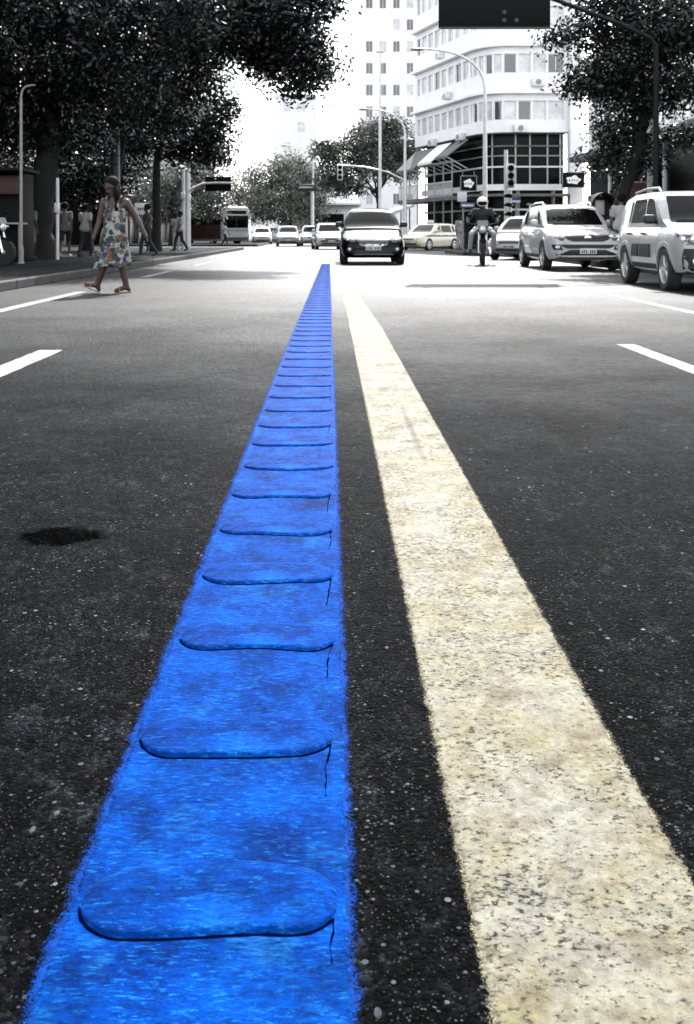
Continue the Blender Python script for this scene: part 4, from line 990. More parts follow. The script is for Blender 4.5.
    if style == 'black':
        y_a, y_b = y_f+.10, y_f+.262*L
        panel(bvh, dens([(-W2*.70, W2*.70, y_a), (-W2*.80, W2*.80, y_a+.25), (-W2*.84, W2*.84, y_b-.1), (-W2*.80, W2*.80, y_b)], 4), 'top', 12, .004, .02).build('bonnet', M['black_gloss'], t, sharp=40)
        gr = fp([(-.28, .28, .515), (-.36, .36, .55), (-.42, .42, .60), (-.43, .43, .655), (-.38, .38, .675)], 'grille', 'plastic', 12, .012)
        for z in (.55, .585, .62, .65): fp([(-.37, .37, z-.006), (-.37, .37, z+.006)], 'grille_bar', 'metal_grey', 12, .018, par=gr)
        fp([(-.26, .26, .498), (-.36, .36, .535), (-.36, .36, .548), (-.27, .27, .511)], 'grille_trim', 'chrome', 12, .022)
        lights([(.50, .62, .585), (.45, .72, .63), (.45, .765, .69), (.54, .775, .74)])
        for s in (-1, 1):
            f_ = fp([(.56*s, .68*s, .36), (.54*s, .71*s, .42), (.56*s, .70*s, .46)], 'fog_light', 'plastic', 5, .01)
            p = hit(bvh, (.62*s, 0, .41), (0, 1, 0)); MB().ball((p.x, p.y-.005, p.z), (.045, .02, .045)).build('reflector', M['lamp'], f_)
        fp([(-.48, .48, .29), (-.5, .5, .36), (-.44, .44, .385)], 'lower_intake', 'plastic', 10, .01)
        fp([(-.52, .52, .268), (-.52, .52, .283)], 'bumper_strip', 'metal_pale', 10, .016)
        plate(t, 0, y_f-.012, .45)
    elif style == 'suv':
        gr = fp([(-.36, .36, .70), (-.47, .47, .74), (-.55, .55, .80), (-.56, .56, .835)], 'grille', 'plastic', 12, .014)
        fp([(-.58, .58, .838), (-.58, .58, .856)], 'grille_trim', 'chrome', 12, .02)
        lights([(.57, .66, .72), (.555, .79, .78), (.57, .85, .85), (.68, .87, .905)])
        em = MB(); p = hit(bvh, (0, 0, .79), (0, 1, 0)); Mx = Matrix.Translation((0, p.y-.016, .79)) @ Matrix.Rotation(R(90), 4, 'X')
        em.lathe([(.001, 0), (.085, 0), (.085, .01), (.075, .014), (.001, .012)], Mx @ Matrix.Diagonal((1, .62, 1, 1)), 24); eo = em.build('emblem', M['chrome'], gr)
        cu = bpy.data.curves.new('letters', 'FONT'); cu.body = 'KIA'; cu.size = .062; cu.align_x = 'CENTER'; cu.align_y = 'CENTER'; cu.extrude = .003
        to = bpy.data.objects.new('letters', cu); COL.objects.link(to); dg = bpy.context.evaluated_depsgraph_get(); me = bpy.data.meshes.new_from_object(to.evaluated_get(dg)); bpy.data.objects.remove(to)
        lo = link('lettering', me, M['ink'], eo, sharp=None); lo.location = (0, p.y-.034, .79); lo.rotation_euler = (R(90), 0, 0)
        fp([(-.62, .62, .235), (-.74, .74, .30), (-.76, .76, .40), (-.5, .5, .47), (-.42, .42, .505)], 'lower_bumper', 'plastic', 14, .016)
        fp([(-.50, .50, .535), (-.60, .60, .575), (-.64, .64, .63)], 'lower_intake', 'plastic', 12, .012)
        for s in (-1, 1):
            f_ = fp([(.60*s, .80*s, .50), (.62*s, .83*s, .56), (.66*s, .84*s, .63)], 'fog_light', 'plastic', 6, .012)
            p = hit(bvh, (.72*s, 0, .565), (0, 1, 0)); MB().ball((p.x, p.y-.008, p.z), (.065, .02, .04)).build('reflector', M['lamp'], f_)
        fp([(-.46, .46, .33), (-.44, .44, .365)], 'skid_plate', 'metal_pale', 10, .028)
        plate(t, 0, y_f-.018, .475)
        pts = [hit(bvh, (x_, 0, belt+.075), (0, 1, 0)) for x_ in (-.55, -.2, .1)]
        MB().tube([p+Vector((0, -.02, .01)) for p in pts], .012, 6).build('wiper', M['plastic'], t)
    elif style == 'boxy':
        fp([(-.66, .66, .28), (-.74, .74, .36), (-.76, .76, .52), (-.74, .74, .66)], 'bumper', 'plastic', 14, .03)
        gr = fp([(-.44, .44, .70), (-.50, .50, .75), (-.50, .50, .80)], 'grille', 'plastic', 12, .014)
        fp([(-.52, .52, .805), (-.52, .52, .822)], 'grille_trim', 'chrome', 12, .018)
        lights([(.55, .70, .72), (.54, .775, .77), (.55, .80, .83), (.62, .80, .865)])
        for s in (-1, 1):
            p = hit(bvh, (.58*s, 0, .47), (0, 1, 0)); m = MB(); m.lathe([(.055, 0), (.058, .02), (.045, .024), (.001, .02)], Matrix.Translation((p.x, p.y-.028, p.z)) @ Matrix.Rotation(R(90), 4, 'X'), 16); m.build('fog_light', M['lamp'], t)
        plate(t, 0, y_f-.04, .50)
        pts = [hit(bvh, (x_, 0, belt+.075), (0, 1, 0)) for x_ in (-.55, -.2, .1)]
        MB().tube([p+Vector((0, -.02, .01)) for p in pts], .012, 6).build('wiper', M['plastic'], t)
    else:
        gr = fp([(-.30, .30, .56), (-.40, .40, .60), (-.40, .40, .66)], 'grille', 'plastic', 10, .012)
        lights([(.50, .60, .59), (.46, .72, .64), (.48, .76, .70)])
        fp([(-.56, .56, .30), (-.58, .58, .40)], 'lower_intake', 'plastic', 10, .012); plate(t, 0, y_f-.014, .46)
        if style == 'grin':
            fp([(-.60, .60, .44), (-.66, .66, .50), (-.5, .5, .54)], 'bumper_intake', 'plastic', 12, .014)
    if cat == 'taxi':
        for s, nm in ((-1, 'left'), (1, 'right')):
            panel(bvh, dens([(-L/2+.55, L/2-.35, .735), (-L/2+.55, L/2-.35, .83)], 2), nm, 16, .009, .03).build('side_stripe', M['stripe'], t)
        b = MB(); b.box((0, .1, Hh+.09), (.36, .16, .14), bevel=.03); b.build('roof_sign', M['white_plastic'], t)
    return t
make_car('black hatchback with white reflecting bonnet driving towards the viewer in the middle of the road', (X(372.5, 29), 30.5, 0), R(0), dict(HATCH), 'car_black', 'black', name='moving_car').scale = (1.09, 1.09, 1.09)
make_car('white off-roader with oval emblem parked in front of the leaning tree', (6.12, 25.9, 0), R(0), dict(SUV), 'car_white', 'suv').scale = (1.0, 1.0, 1.0)
make_car('white boxy off-roader with black bumper and door guards, cut by the right picture edge', (6.08, 16.75, 0), R(-1.5), dict(BOXY), 'car_pearl', 'boxy')
make_car('white car parked between the motorcyclist and the white off-roader, facing away to the left', (6.9, 35.2, 0), R(-28), dict(HATCH), 'car_white', 'hatch')
make_car('pale yellow taxi with dark side stripe crossing behind the black hatchback', (X(430, 54), 54.5, 0), R(-38), dict(WAGON), 'taxi', 'wagon', 'taxi', 'moving_car')
make_car('pale car with wide dark front intake just left of the black hatchback', (X(328, 58)+.0, 58, 0), R(6), dict(HATCH), 'car_white', 'grin', name='moving_car')
make_car('white hatchback waiting near the low white building in the distance', (X(311, 76), 76, 0), R(4), dict(HATCH), 'car_white', 'hatch', name='moving_car')
make_car('silver car with dark grille under the pale broad tree in the distance', (X(288, 72), 72, 0), R(3), dict(SEDAN), 'car_silver', 'sedan', name='moving_car')
make_car('small white car far off between the bus and the silver car', (X(262, 88), 88, 0), R(5), dict(SEDAN), 'car_white', 'sedan', name='moving_car')
make_car('white parked car at the kerb far behind the bus front', (X(272, 99), 99, 0), R(3), dict(HATCH), 'car_white', 'hatch', name='moving_car')
# ---- bus turning out of the side street on the left
def bus(loc, yaw):
    t = thing('city_bus', 'city bus with dull red side and pale front, far left of the road', 'bus', loc, yaw)
    L, Wd, Hh = 8.2, 2.35, 3.0; rings = []
    for y, k, z0, z1 in ((-L/2, .94, .5, 2.75), (-L/2+.1, .985, .38, 2.93), (-L/2+.3, 1, .34, Hh), (L/2-.25, 1, .34, Hh), (L/2-.05, .98, .4, 2.93), (L/2, .93, .5, 2.7)):
        w = Wd/2*k; rings.append([(-w*.96, y, z0), (w*.96, y, z0), (w, y, z0+.1), (w, y, z1-.25), (w*.94, y, z1-.06), (w*.8, y, z1), (-w*.8, y, z1), (-w*.94, y, z1-.06), (-w, y, z1-.25), (-w, y, z0+.1)])
    sh = MB(); sh.loft(rings); bvh = BVHTree.FromPolygons([Vector(v) for v in sh.v], sh.f); sh.build('body', M['bus_pale'], t, sharp=30)
    for s, nm in ((-1, 'left'), (1, 'right')):
        panel(bvh, dens([(-L/2+.34, L/2-.3, .48), (-L/2+.34, L/2-.3, 2.72)], 4), nm, 12, .01, .03).build('side_panel', M['bus_red'], t)
        y = -L/2+.5
        while y < L/2-1.2: panel(bvh, dens([(y, y+1.05, 1.62), (y, y+1.05, 2.5)], 2), nm, 3, .022, .03).build('side_window', M['black_glass'], t); y += 1.15
        MB().tube([(s*1.0, -L/2+.05, 2.5), (s*1.38, -L/2-.22, 2.4), (s*1.38, -L/2-.22, 2.2)], .025, 6).build('mirror_arm', M['plastic'], t)
        m = MB(); m.box((s*1.38, -L/2-.22, 1.98), (.2, .1, .42), bevel=.04); m.build('mirror', M['plastic'], t)
        for ay in (-L/2+1.9, L/2-2.1): wheel(t, s*(Wd/2-.12), ay, .45, .26, 6)
        p = panel(bvh, [(s*.72, s*1.0, .72), (s*.72, s*1.02, .92)], 'front', 4, .01, .03); p.build('headlight', M['lamp'], t)
    panel(bvh, dens([(-1.0, 1.0, 1.35), (-1.02, 1.02, 2.3)], 4), 'front', 8, .01, .03).build('windscreen', M['car_glass'], t)
    panel(bvh, dens([(-.85, .85, 2.42), (-.85, .85, 2.68)], 2), 'front', 6, .01, .03).build('destination_board', M['black'], t)
    panel(bvh, dens([(-1.0, 1.0, .45), (-1.0, 1.0, .62)], 2), 'front', 6, .012, .03).build('bumper', M['plastic'], t)
    panel(bvh, dens([(-.95, .95, 1.08), (-.95, .95, 1.26)], 2), 'front', 6, .012, .03).build('front_band', M['metal_grey'], t)
    MB().tube([(0, -L/2-.012, 1.36), (0, -L/2-.012, 2.29)], .02, 6).build('screen_divider', M['plastic'], t)
    MB().box((0, .5, Hh+.1), (1.5, 2.2, .22), bevel=.06).build('roof_unit', M['wall_pale'], t)
    return t
bus((X(212, 80), 80.5, 0), R(33))
# ================================================================ people
M['skin'] = plain('brown_skin', (.036, .018, .012), .5, .15, 8)
M['skin_pale'] = plain('light_skin', (.09, .055, .04), .5, .12, 8)
M['hair'] = plain('black_hair', .004, .8, .4, 30, spec=.15)
M['shirt_white'] = plain('white_shirt', .3, .85, .1, 8)
M['shirt_grey'] = plain('grey_shirt', .13, .85, .2, 8)
M['shirt_dark'] = plain('dark_shirt', .02, .85, .3, 8)
M['shirt_blue'] = plain('dark_blue_cloth', (.025, .03, .09), .85, .2, 8)
M['trousers_dark'] = plain('dark_trousers', .012, .85, .3, 8)
M['trousers_white'] = plain('white_trousers', .4, .85, .08, 8)
M['shorts_grey'] = plain('grey_shorts', .12, .85, .2, 8)
M['shoe'] = plain('dark_shoe', .02, .6); M['shoe_white'] = plain('white_shoe', .6, .6)
M['sandal'] = plain('tan_sandal', (.20, .12, .07), .6)
M['eye'] = plain('eye_white', .16, .3); M['lip'] = plain('lips', (.12, .035, .03), .4)
def floral():
    m, nt, bs = newmat('floral_cotton'); v = coords(nt)
    wv = N(nt, 'ShaderNodeTexNoise', Scale=9, Detail=3); nt.links.new(v, wv.inputs['Vector'])
    ad = N(nt, 'ShaderNodeVectorMath', operation='MULTIPLY_ADD'); nt.links.new(wv.outputs['Color'], ad.inputs[0]); ad.inputs[1].default_value = (.10, .10, .10); nt.links.new(v, ad.inputs[2])
    vo = voro(nt, ad.outputs[0], 13); sp = N(nt, 'ShaderNodeSeparateColor'); nt.links.new(vo.outputs['Color'], sp.inputs[0])
    colr = ramp(nt, sp.outputs[0], [(0, (.02, .025, .02)), (.3, (.05, .07, .05)), (.42, (.012, .02, .10)), (.54, (.13, .045, .02)), (.64, (.012, .012, .012)), (.8, (.07, .075, .06)), (1, (.02, .03, .05))])
    colr.node.color_ramp.interpolation = 'CONSTANT'
    spot = ramp(nt, vo.outputs['Distance'], [(.58, 1), (.66, 0)])
    v2 = voro(nt, ad.outputs[0], 22); spot2 = ramp(nt, v2.outputs['Distance'], [(.22, 1), (.30, 0)])
    c = mixc(nt, spot, (.24, .24, .225), colr); c = mixc(nt, math_(nt, 'MULTIPLY', spot2, .75), c, (.07, .08, .07))
    nt.links.new(c, bs.inputs['Base Color']); bs.inputs['Roughness'].default_value = .9; return m
M['floral'] = floral()
JT = dict(pelvis=(0, 0, .93), spine=(0, .0, 1.10), chest=(0, 0, 1.28), neck=(0, .01, 1.44), jaw=(0, -.02, 1.51), head=(0, -.012, 1.60), crown=(0, .0, 1.675),
    shL=(-.165, 0, 1.38), elL=(-.215, .03, 1.10), wrL=(-.225, -.04, .86), haL=(-.225, -.06, .79), shR=(.165, 0, 1.38), elR=(.215, .03, 1.10), wrR=(.225, -.04, .86), haR=(.225, -.06, .79),
    hiL=(-.09, 0, .88), knL=(-.10, -.02, .48), anL=(-.10, .02, .085), heL=(-.10, .05, .04), toL=(-.11, -.14, .028), hiR=(.09, 0, .88), knR=(.10, -.02, .48), anR=(.10, .02, .085), heR=(.10, .05, .04), toR=(.11, -.14, .028))
RD = dict(pelvis=.125, spine=.112, chest=.13, neck=.054, jaw=.062, head=.092, crown=.066, sh=.058, el=.04, wr=.027, ha=.034, hi=.085, kn=.054, an=.036, he=.034, to=.033)
ED = [('pelvis', 'spine'), ('spine', 'chest'), ('chest', 'neck'), ('neck', 'jaw'), ('jaw', 'head'), ('head', 'crown')]
for q in 'LR': ED += [('chest', 'sh'+q), ('sh'+q, 'el'+q), ('el'+q, 'wr'+q), ('wr'+q, 'ha'+q), ('pelvis', 'hi'+q), ('hi'+q, 'kn'+q), ('kn'+q, 'an'+q), ('an'+q, 'he'+q), ('an'+q, 'to'+q)]
def rad(k): return RD.get(k, RD.get(k[:-1]))
def skin_mesh(J, edges, extra=0.0, voxel=.0105, add=None, rmul=None):
    """one continuous surface: tapered limbs round the skeleton, fused by a voxel remesh and smoothed"""
    mb = MB(); done = set()
    def r_(n): return rad(n)*(rmul or {}).get(n, 1)+extra
    for a, b in edges:
        pa, pb = Vector(J[a]), Vector(J[b]); mb.tube([pa, pb], [r_(a), r_(b)], 14)
        for n in (a, b):
            if n not in done: done.add(n); mb.ball(J[n], r_(n)*1.01, n=14, m=9)
    ob = bpy.data.objects.new('vx', mb.mesh('vx')); COL.objects.link(ob)
    def rem(o): 
        r = o.modifiers.new('r', 'REMESH'); r.mode = 'VOXEL'; r.voxel_size = voxel; r.use_smooth_shade = True
    rem(ob); s = ob.modifiers.new('sm', 'SMOOTH'); s.iterations = 9; s.factor = .5
    dg = bpy.context.evaluated_depsgraph_get(); res = bpy.data.meshes.new_from_object(ob.evaluated_get(dg)); bpy.data.objects.remove(ob)
    if add:
        mb = MB(); mb.add([v.co[:] for v in res.vertices], [tuple(p.vertices) for p in res.polygons]); mb.add(add.v, add.f)
        ob = bpy.data.objects.new('vx', mb.mesh('vx')); COL.objects.link(ob); rem(ob); s = ob.modifiers.new('sm', 'SMOOTH'); s.iterations = 2; s.factor = .4
        dg = bpy.context.evaluated_depsgraph_get(); res = bpy.data.meshes.new_from_object(ob.evaluated_get(dg)); bpy.data.objects.remove(ob)
    return res
def fingers(J, q, mb, curl=.5):
    w = Vector(J['wr'+q]); h = Vector(J['ha'+q]); d = (h-w).normalized(); s = Vector((0, -1, 0)); s = (s-d*s.dot(d)).normalized(); nrm = d.cross(s)
    if nrm.x*(1 if q == 'R' else -1) > 0: nrm = -nrm
    for k, (o_, l) in enumerate(((-.026, .062), (-.009, .076), (.009, .081), (.026, .072))):
        b = h+s*o_+d*.012; p1 = b+d*l*.5+nrm*l*.12*curl; p2 = p1+d*l*.32+nrm*l*.30*curl; p3 = p2+d*l*.16+nrm*l*.36*curl
        mb.tube([b, p1, p2, p3], [.0098, .0092, .0086, .007], 6)
    b = h-d*.02+s*.022; mb.tube([b, b+s*.025+d*.02, b+s*.03+d*.05+nrm*.008], [.012, .0105, .0085], 6)
def face(J, mb):
    h = Vector(J['head']); j = Vector(J['jaw']); f = (Vector((0, -1, 0))*.9+Vector(((h-Vector(J['neck'])).x, 0, 0))*0).normalized()
    if 'look' in J: f = Vector(J['look']).normalized()
    sd_ = f.cross(Vector((0, 0, 1))).normalized()
    mb.ball(h+f*.092+Vector((0, 0, -.028)), (.015, .02, .022)); mb.tube([h+f*.083+Vector((0, 0, .012)), h+f*.100+Vector((0, 0, -.034))], [.008, .014], 6)
    for s in (-1, 1): mb.ball(h+sd_*s*.092+Vector((0, 0, -.012)), (.014, .02, .03))
    mb.ball(j+f*.05+Vector((0, 0, .006)), (.03, .03, .028)); return f, sd_
def person(label, loc, yaw, J=None, skin='skin', top='shirt_white', bottom='trousers_dark', short=False, sleeves='short', hair='short', shoes='shoe', scale=1.0, group=None, extra_top=.02, rmul=None, name='person', hairmat='hair'):
    j = dict(JT)
    if J: j.update(J)
    t = thing(name, label, 'person', loc, yaw, group); t.scale = (scale,)*3
    add = MB(); fingers(j, 'L', add); fingers(j, 'R', add); f, sd_ = face(j, add)
    body = link('body', skin_mesh(j, ED, 0, voxel=.0105, add=add, rmul=dict(dict(pelvis=.84, spine=.84, chest=.84), **(rmul or {}))), M[skin], t, sharp=None); body.data.polygons.foreach_set('use_smooth', [True]*len(body.data.polygons))
    h = Vector(j['head'])
    def child(nm, me, mt):
        o = link(nm, me, M[mt], t, sharp=None); me.polygons.foreach_set('use_smooth', [True]*len(me.polygons)); return o
    if top:
        ed = [('pelvis', 'spine'), ('spine', 'chest'), ('chest', 'coll'), ('spine', 'shmL'), ('spine', 'shmR'), ('shmL', 'shmR')]; j2 = dict(j); RD['shm'] = .120; u_ = (Vector(j['pelvis'])-Vector(j['spine'])).normalized()
        for q, s_ in (('L', -1), ('R', 1)): j2['shm'+q] = Vector(j['pelvis'])+u_*.005+Vector((s_*.065, 0, 0))
        j2['coll'] = Vector(j['chest']).lerp(Vector(j['neck']), .62)
        RD['coll'] = .075
        for q in 'LR':
            j2['cuf'+q] = Vector(j['sh'+q]).lerp(Vector(j['el'+q]), .62); ed += [('chest', 'sh'+q)]
            RD['cuf'] = .05
            if sleeves == 'short': ed += [('sh'+q, 'cuf'+q)]
            elif sleeves == 'long': ed += [('sh'+q, 'el'+q), ('el'+q, 'wr'+q)]
        child('shirt', skin_mesh(j2, ed, extra_top, voxel=.014), top)
    if bottom:
        ed = [('pelvis', 'wst')]; j2 = dict(j); j2['wst'] = Vector(j['pelvis']).lerp(Vector(j['spine']), .4); RD['wst'] = .118
        for q in 'LR':
            if short: j2['hem'+q] = Vector(j['hi'+q]).lerp(Vector(j['kn'+q]), .82); RD['hem'] = .062; ed += [('pelvis', 'hi'+q), ('hi'+q, 'hem'+q)]
            else: ed += [('pelvis', 'hi'+q), ('hi'+q, 'kn'+q), ('kn'+q, 'an'+q)]
        child('shorts' if short else 'trousers', skin_mesh(j2, ed, .016, voxel=.014), bottom)
    if shoes:
        for q in 'LR':
            a, he, to = (Vector(j[k+q]) for k in ('an', 'he', 'to')); u = (to-he).normalized(); s = u.cross(Vector((0, 0, 1))).normalized(); up = s.cross(u); mb = MB(); rings = []
            for c, w, hh in ((he-u*.025, .022, .05), (he+u*.0, .036, .075), (he.lerp(to, .35), .042, .07), (he.lerp(to, .75), .05, .05), (to+u*.02, .046, .04), (to+u*.05, .026, .025)):
                c = c-up*.03; rings.append([c-s*w, c-s*w*1.02+up*hh*.4, c-s*w*.6+up*hh, c+s*w*.6+up*hh, c+s*w*1.02+up*hh*.4, c+s*w])
            mb.loft(rings); child('shoe', mb.mesh('shoe'), shoes)
    if hair:
        mb = MB(); mb.ball(h-f*.030+Vector((0, 0, .040)), (.112, .116, .112), (0, 0, 0), 20, 14)
        if hair == 'long':
            mb.ball(h-f*.055+Vector((0, 0, -.03)), (.105, .085, .13)); mb.tube([h-f*.06, h-f*.07+Vector((0, 0, -.14)), h-f*.04+sd_*.0+Vector((.05, 0, -.26)), h+Vector((.11, -.09, -.38))], [.10, .095, .075, .03], 10)
            rr_ = random.Random(5)
            for q_ in range(34):   # loose strands
                an = rr_.uniform(-1.65, 1.65); dv = (-f*math.cos(an)+sd_*math.sin(an)); s0 = h+dv*.095+Vector((0, 0, rr_.uniform(-.02, .07))); ln_ = rr_.uniform(.16, .36)
                mb.tube([s0, s0+dv*rr_.uniform(.0, .035)+Vector((0, 0, -ln_*.4)), s0+dv*rr_.uniform(-.02, .05)+Vector((rr_.uniform(-.02, .03), rr_.uniform(-.03, .02), -ln_))], [.022, .020, .006], 6)
        hm = mb.mesh('hair'); child('hair', hm, hairmat)
    for s in (-1, 1):
        mb = MB(); mb.ball(h+f*.079+sd_*s*.034+Vector((0, 0, -.002)), (.013, .011, .008)); e = child('eye', mb.mesh('eye'), 'eye')
        mb = MB(); mb.ball(h+f*.0895+sd_*s*.034+Vector((0, 0, -.002)), .0058); o = mb.build('pupil', M['hair'], e)
        mb = MB(); mb.tube([h+f*.086+sd_*s*.018+Vector((0, 0, .018)), h+f*.084+sd_*s*.05+Vector((0, 0, .02))], .005, 5); mb.build('eyebrow', M['hair'], t)
    mb = MB(); c = Vector(j['jaw'])+f*.073+Vector((0, 0, .016)); mb.tube([c-sd_*.024, c+f*.006, c+sd_*.024], [.004, .0085, .004], 6); child('mouth', mb.mesh('mouth'), 'lip')
    return t
# ---- the woman crossing
wj = dict(pelvis=(.02, 0, .90), spine=(.025, 0, 1.06), chest=(.025, 0, 1.24), neck=(.005, -.01, 1.42), jaw=(-.025, -.03, 1.50), head=(-.032, -.02, 1.59), crown=(-.025, -.005, 1.665),
  shL=(-.125, -.04, 1.35), elL=(-.19, -.03, 1.08), wrL=(-.245, -.13, .87), haL=(-.262, -.155, .80), shR=(.185, .04, 1.345), elR=(.335, .08, 1.11), wrR=(.455, .05, .90), haR=(.485, .04, .84),
  hiL=(-.06, -.03, .84), knL=(-.09, -.10, .46), anL=(-.225, -.03, .115), heL=(-.205, -.02, .05), toL=(-.385, -.07, .13), hiR=(.10, .03, .84), knR=(.115, .03, .455), anR=(.19, .06, .085), heR=(.225, .065, .045), toR=(.035, .035, .03), look=(-.62, -.78, -.08))
w = person('woman in a sleeveless white floral dress and sandals crossing the road on the left', (X(113, 14.9), 14.9, .004), 0, wj, 'skin', None, None, hair='long', shoes=None, scale=1.0, rmul=dict(pelvis=.95, shL=1.15, shR=1.15, elL=1.25, elR=1.25, wrL=1.2, wrR=1.2, knL=1.15, knR=1.15, anL=1.2, anR=1.2, head=1.05))
rings = []; PR_ = [(1.315, .055, .03, .07, 0), (1.30, .135, .08, .015, 0), (1.24, .165, .115, .02, 0), (1.17, .180, .140, .022, 0), (1.07, .166, .135, .024, 0), (.99, .170, .138, .024, 0), (.90, .192, .15, .02, .004), (.80, .205, .155, .015, .008), (.68, .212, .16, .012, .014), (.55, .238, .19, .0, .022), (.45, .256, .205, -.012, .03), (.385, .268, .212, -.02, .034)]
for z, rx, ry, cx, am in PR_:
    ring = []
    for k in range(48):
        a = 2*math.pi*k/48; f = 1+am*4*math.sin(a*7+z*3)*.5+am*math.sin(a*11+1.7)
        zz = z+(.018*math.sin(a*3+.6)+.02*math.cos(a) if z < .5 else 0)
        ring.append((cx+rx*f*math.cos(a)+(.03*(0.9-z) if math.cos(a) > .6 and z < .9 else 0), ry*f*math.sin(a), zz))
    rings.append(ring)
dm = MB(); dm.loft(rings, cap=False); dr = dm.build('dress', M['floral'], w, sharp=60)
sm = dr.modifiers.new('thickness', 'SOLIDIFY'); sm.thickness = .006
for x0, x1 in ((-.07, -.085), (.10, .125)):
    mb = MB(); mb.tube([(x0, -.12, 1.27), (x0, -.118, 1.33), (x1, -.085, 1.40), (x1+.005, .0, 1.445), (x1, .09, 1.36), (x0, .10, 1.27)], .017, 6); mb.build('strap', M['floral'], dr)
for q in 'LR':
    he, to = Vector(wj['he'+q]), Vector(wj['to'+q]); u = (to-he).normalized(); s = u.cross(Vector((0, 0, 1))).normalized(); up = s.cross(u); mb = MB(); rings = []
    for d_, w_ in ((-.03, .03), (.0, .038), (.5, .04), (.85, .052), (1.05, .05), (1.22, .025)):
        c = he.lerp(to, d_)-up*.034 if d_ >= 0 else he-u*.035-up*.034; rings.append([c-s*w_-up*.012, c-s*w_+up*.008, c+s*w_+up*.008, c+s*w_-up*.012])
    mb.loft(rings); sn = mb.build('sandal', M['sandal'], w)
    c = he.lerp(to, .7); mb = MB(); mb.tube([c-s*.05-up*.02, c-s*.035+up*.022, c+up*.036, c+s*.035+up*.022, c+s*.05-up*.02], .009, 6); mb.build('strap', M['sandal'], sn)
# ---- others
walk = dict(knL=(-.10, -.16, .50), anL=(-.10, -.20, .10), heL=(-.10, -.17, .05), toL=(-.11, -.36, .05), knR=(.10, .06, .48), anR=(.10, .30, .13), heR=(.10, .33, .10), toR=(.11, .16, .03), elL=(-.21, .12, 1.12), wrL=(-.22, .10, .88), haL=(-.22, .09, .81), elR=(.21, -.08, 1.11), wrR=(.22, -.20, .92), haR=(.22, -.24, .86))
sitl = {}
person('man in pale grey shirt and shorts walking away beside the thick left trunk', (X(65, 32.5), 32.5, GL), R(185), walk, 'skin_pale', 'shirt_grey', 'trousers_dark', True, shoes='shoe_white', scale=1.02, group='people on the left pavement')
person('man in white shirt and dark trousers walking away behind the woman crossing', (X(85.5, 33), 33, GL), R(170), walk, 'skin', 'shirt_white', 'trousers_dark', False, scale=1.0, group='people on the left pavement')
person('person in light top and dark shorts standing against the thick left trunk', (X(49, 31.2), 29.3, GL), R(150), {}, 'skin', 'shirt_grey', 'shorts_grey', True, scale=.98, group='people on the left pavement')
person('person in dark clothes stepping along the kerb right of the woman crossing', (X(147, 33), 33, GL), R(-70), walk, 'skin', 'shirt_dark', 'trousers_dark', False, scale=1.0, group='people on the left pavement')
person('person in white top and white trousers standing at the three pale poles', (X(176, 45), 45, GL), R(20), {}, 'skin', 'shirt_white', 'trousers_white', scale=.98, group='people on the left pavement')
person('person in dark trousers and white top walking near the middle pale pole', (X(180, 43.5), 43.5, GL), R(-60), walk, 'skin', 'shirt_white', 'trousers_dark', scale=1.0, group='people on the left pavement')
person('pedestrian in grey top left of the slim dark tree trunk', (X(149, 44), 44, GL), R(200), walk, 'skin', 'shirt_grey', 'trousers_dark', scale=1.0, group='people on the left pavement')
person('pedestrian in white top and dark blue shorts between the two off-roaders', (X(621, 24.6), 24.6, GL), R(175), walk, 'skin_pale', 'shirt_white', 'shirt_blue', True, shoes='shoe_white', scale=1.0, group='people on the right pavement')
person('pedestrian in white shirt by the curved phone hood behind the white off-roader', (X(611, 30), 30, GL), R(10), {}, 'skin', 'shirt_white', 'trousers_dark', scale=1.02, group='people on the right pavement')
person('person in white clothes standing at the corner behind the taxi', (X(459.5, 47.5), 47.5, GL), R(30), {}, 'skin', 'shirt_white', 'trousers_white', scale=.95, group='people on the right pavement')
person('person crossing far away in front of the bus', (X(225, 72), 72, 0), R(80), walk, 'skin', 'shirt_white', 'trousers_dark', scale=1.0)
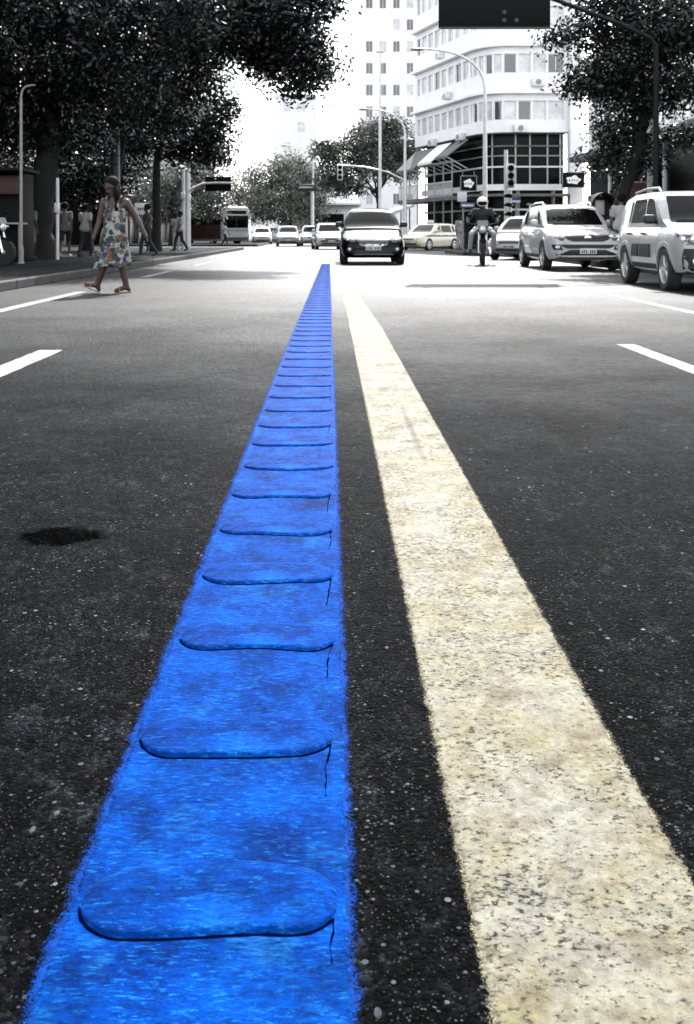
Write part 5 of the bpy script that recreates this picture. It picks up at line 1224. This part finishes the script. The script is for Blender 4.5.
# ================================================================ motorcycles
def cyl_x(mb, c, r, w, prof=None, n=28):
    Mx = Matrix.Translation(c) @ Matrix.Rotation(R(90), 4, 'Y'); mb.lathe(prof or [(r*.82, -w/2), (r*.95, -w/2), (r, -w*.25), (r, w*.25), (r*.95, w/2), (r*.82, w/2), (r*.80, 0), (r*.82, -w/2+.001)], Mx, n)
def motorcycle(label, loc, yaw, tank='metal_grey'):
    t = thing('motorcycle', label, 'motorcycle', loc, yaw)
    for y, r, w_ in ((-.66, .31, .10), (.66, .30, .13)):
        mb = MB(); cyl_x(mb, (0, y, r), r, w_); wh = mb.build('wheel', M['tyre'], t)
        g = MB(); cyl_x(g, (0, y, r), r, .04, [(r*.76, -.03), (r*.82, -.035), (r*.82, .035), (r*.76, .03), (r*.76, -.029)])
        for k in range(6): a = k*math.pi/3; g.tube([(0, y+math.cos(a)*.04, r+math.sin(a)*.04), (0, y+math.cos(a)*r*.78, r+math.sin(a)*r*.78)], .014, 6)
        cyl_x(g, (0, y, r), .05, .12, [(.001, -.06), (.05, -.06), (.05, .06), (.001, .06)], 14); g.build('rim', M['rim'], wh)
    for s in (-1, 1): MB().tube([(s*.085, -.66, .31), (s*.085, -.56, .62), (s*.085, -.42, .98)], [.03, .027, .022], 8).build('fork', M['chrome'], t)
    MB().box((0, -.66, .64), (.13, .36, .03), (R(8), 0, 0), .012).build('front_mudguard', M['black'], t)
    MB().tube([(-.36, -.26, 1.06), (-.2, -.38, 1.03), (0, -.42, 1.02), (.2, -.38, 1.03), (.36, -.26, 1.06)], .015, 8).build('handlebar', M['black'], t)
    h = MB(); h.ball((0, -.53, .90), (.115, .10, .115)); hl = h.build('headlight', M['black'], t); MB().ball((0, -.575, .90), (.095, .06, .095)).build('lens', M['lamp'], hl)
    MB().box((0, -.55, 1.05), (.24, .03, .16), (R(-25), 0, 0), .012).build('windshield', M[tank], t)
    k = MB(); k.ball((0, -.12, .86), (.155, .29, .13)); k.build('fuel_tank', M[tank], t)
    MB().box((0, .36, .82), (.24, .66, .09), (R(4), 0, 0), .04, 3).build('seat', M['black'], t)
    MB().tube([(0, -.40, .92), (0, -.25, .55), (0, .0, .36), (0, .3, .42), (0, .66, .30)], .04, 8).build('frame', M['black'], t)
    e = MB(); e.box((0, -.06, .47), (.26, .34, .32), bevel=.05); e.box((0, -.18, .62), (.2, .2, .2), (R(-20), 0, 0), .03); e.build('engine', M['metal_grey'], t)
    MB().tube([(.12, -.22, .42), (.15, -.1, .26), (.16, .3, .28), (.17, .78, .40)], [.022, .022, .04, .045], 8).build('exhaust', M['chrome'], t)
    MB().box((0, .74, .70), (.16, .4, .04), (R(-18), 0, 0), .015).build('rear_mudguard', M['black'], t)
    for s in (-1, 1):
        MB().tube([(s*.26, -.34, 1.05), (s*.30, -.36, 1.22)], .008, 6).build('mirror_stem', M['black'], t); m = MB(); m.ball((s*.31, -.36, 1.25), (.065, .02, .045)); m.build('mirror', M['black'], t)
        m = MB(); m.ball((s*.19, -.52, .92), (.04, .035, .03)); m.build('indicator', M['lamp'], t)
    return t
mx, my, myaw = X(482.5, 28.6), 28.6, R(-8)
motorcycle('motorcycle with pale front fairing ridden towards the viewer beside the white parked car', (mx, my, 0), myaw).scale = (1.22, 1.12, 1.12)
rj = dict(pelvis=(0, .24, .98), spine=(0, .20, 1.14), chest=(0, .12, 1.32), neck=(0, .07, 1.47), jaw=(0, .03, 1.53), head=(0, .03, 1.62), crown=(0, .04, 1.69),
  shL=(-.18, .08, 1.40), elL=(-.33, -.06, 1.20), wrL=(-.345, -.23, 1.09), haL=(-.345, -.28, 1.085), shR=(.18, .08, 1.40), elR=(.33, -.06, 1.20), wrR=(.345, -.23, 1.09), haR=(.345, -.28, 1.085),
  hiL=(-.11, .2, .93), knL=(-.26, -.16, .80), anL=(-.30, .10, .40), heL=(-.30, .14, .36), toL=(-.32, -.06, .33), hiR=(.11, .2, .93), knR=(.26, -.16, .80), anR=(.27, .12, .40), heR=(.27, .16, .36), toR=(.28, -.04, .33))
rider = person('motorcyclist in white trousers, dark jacket and pale open helmet riding the motorcycle', (mx, my, 0), myaw, rj, 'skin', 'shirt_dark', 'trousers_white', False, 'long', None, 'shoe')
rider.scale = (1.2, 1.1, 1.1)
hm = MB(); hm.ball((0, .035, 1.635), (.135, .15, .135), n=20, m=14); ho = hm.build('helmet', M['white_plastic'], rider)
v = MB(); v.ball((0, -.035, 1.605), (.112, .095, .07)); v.build('visor', M['black'], ho)
motorcycle('parked motorcycle by the news stand, cut by the left picture edge', (X(-15, 23.6), 23.6, GL), R(62))
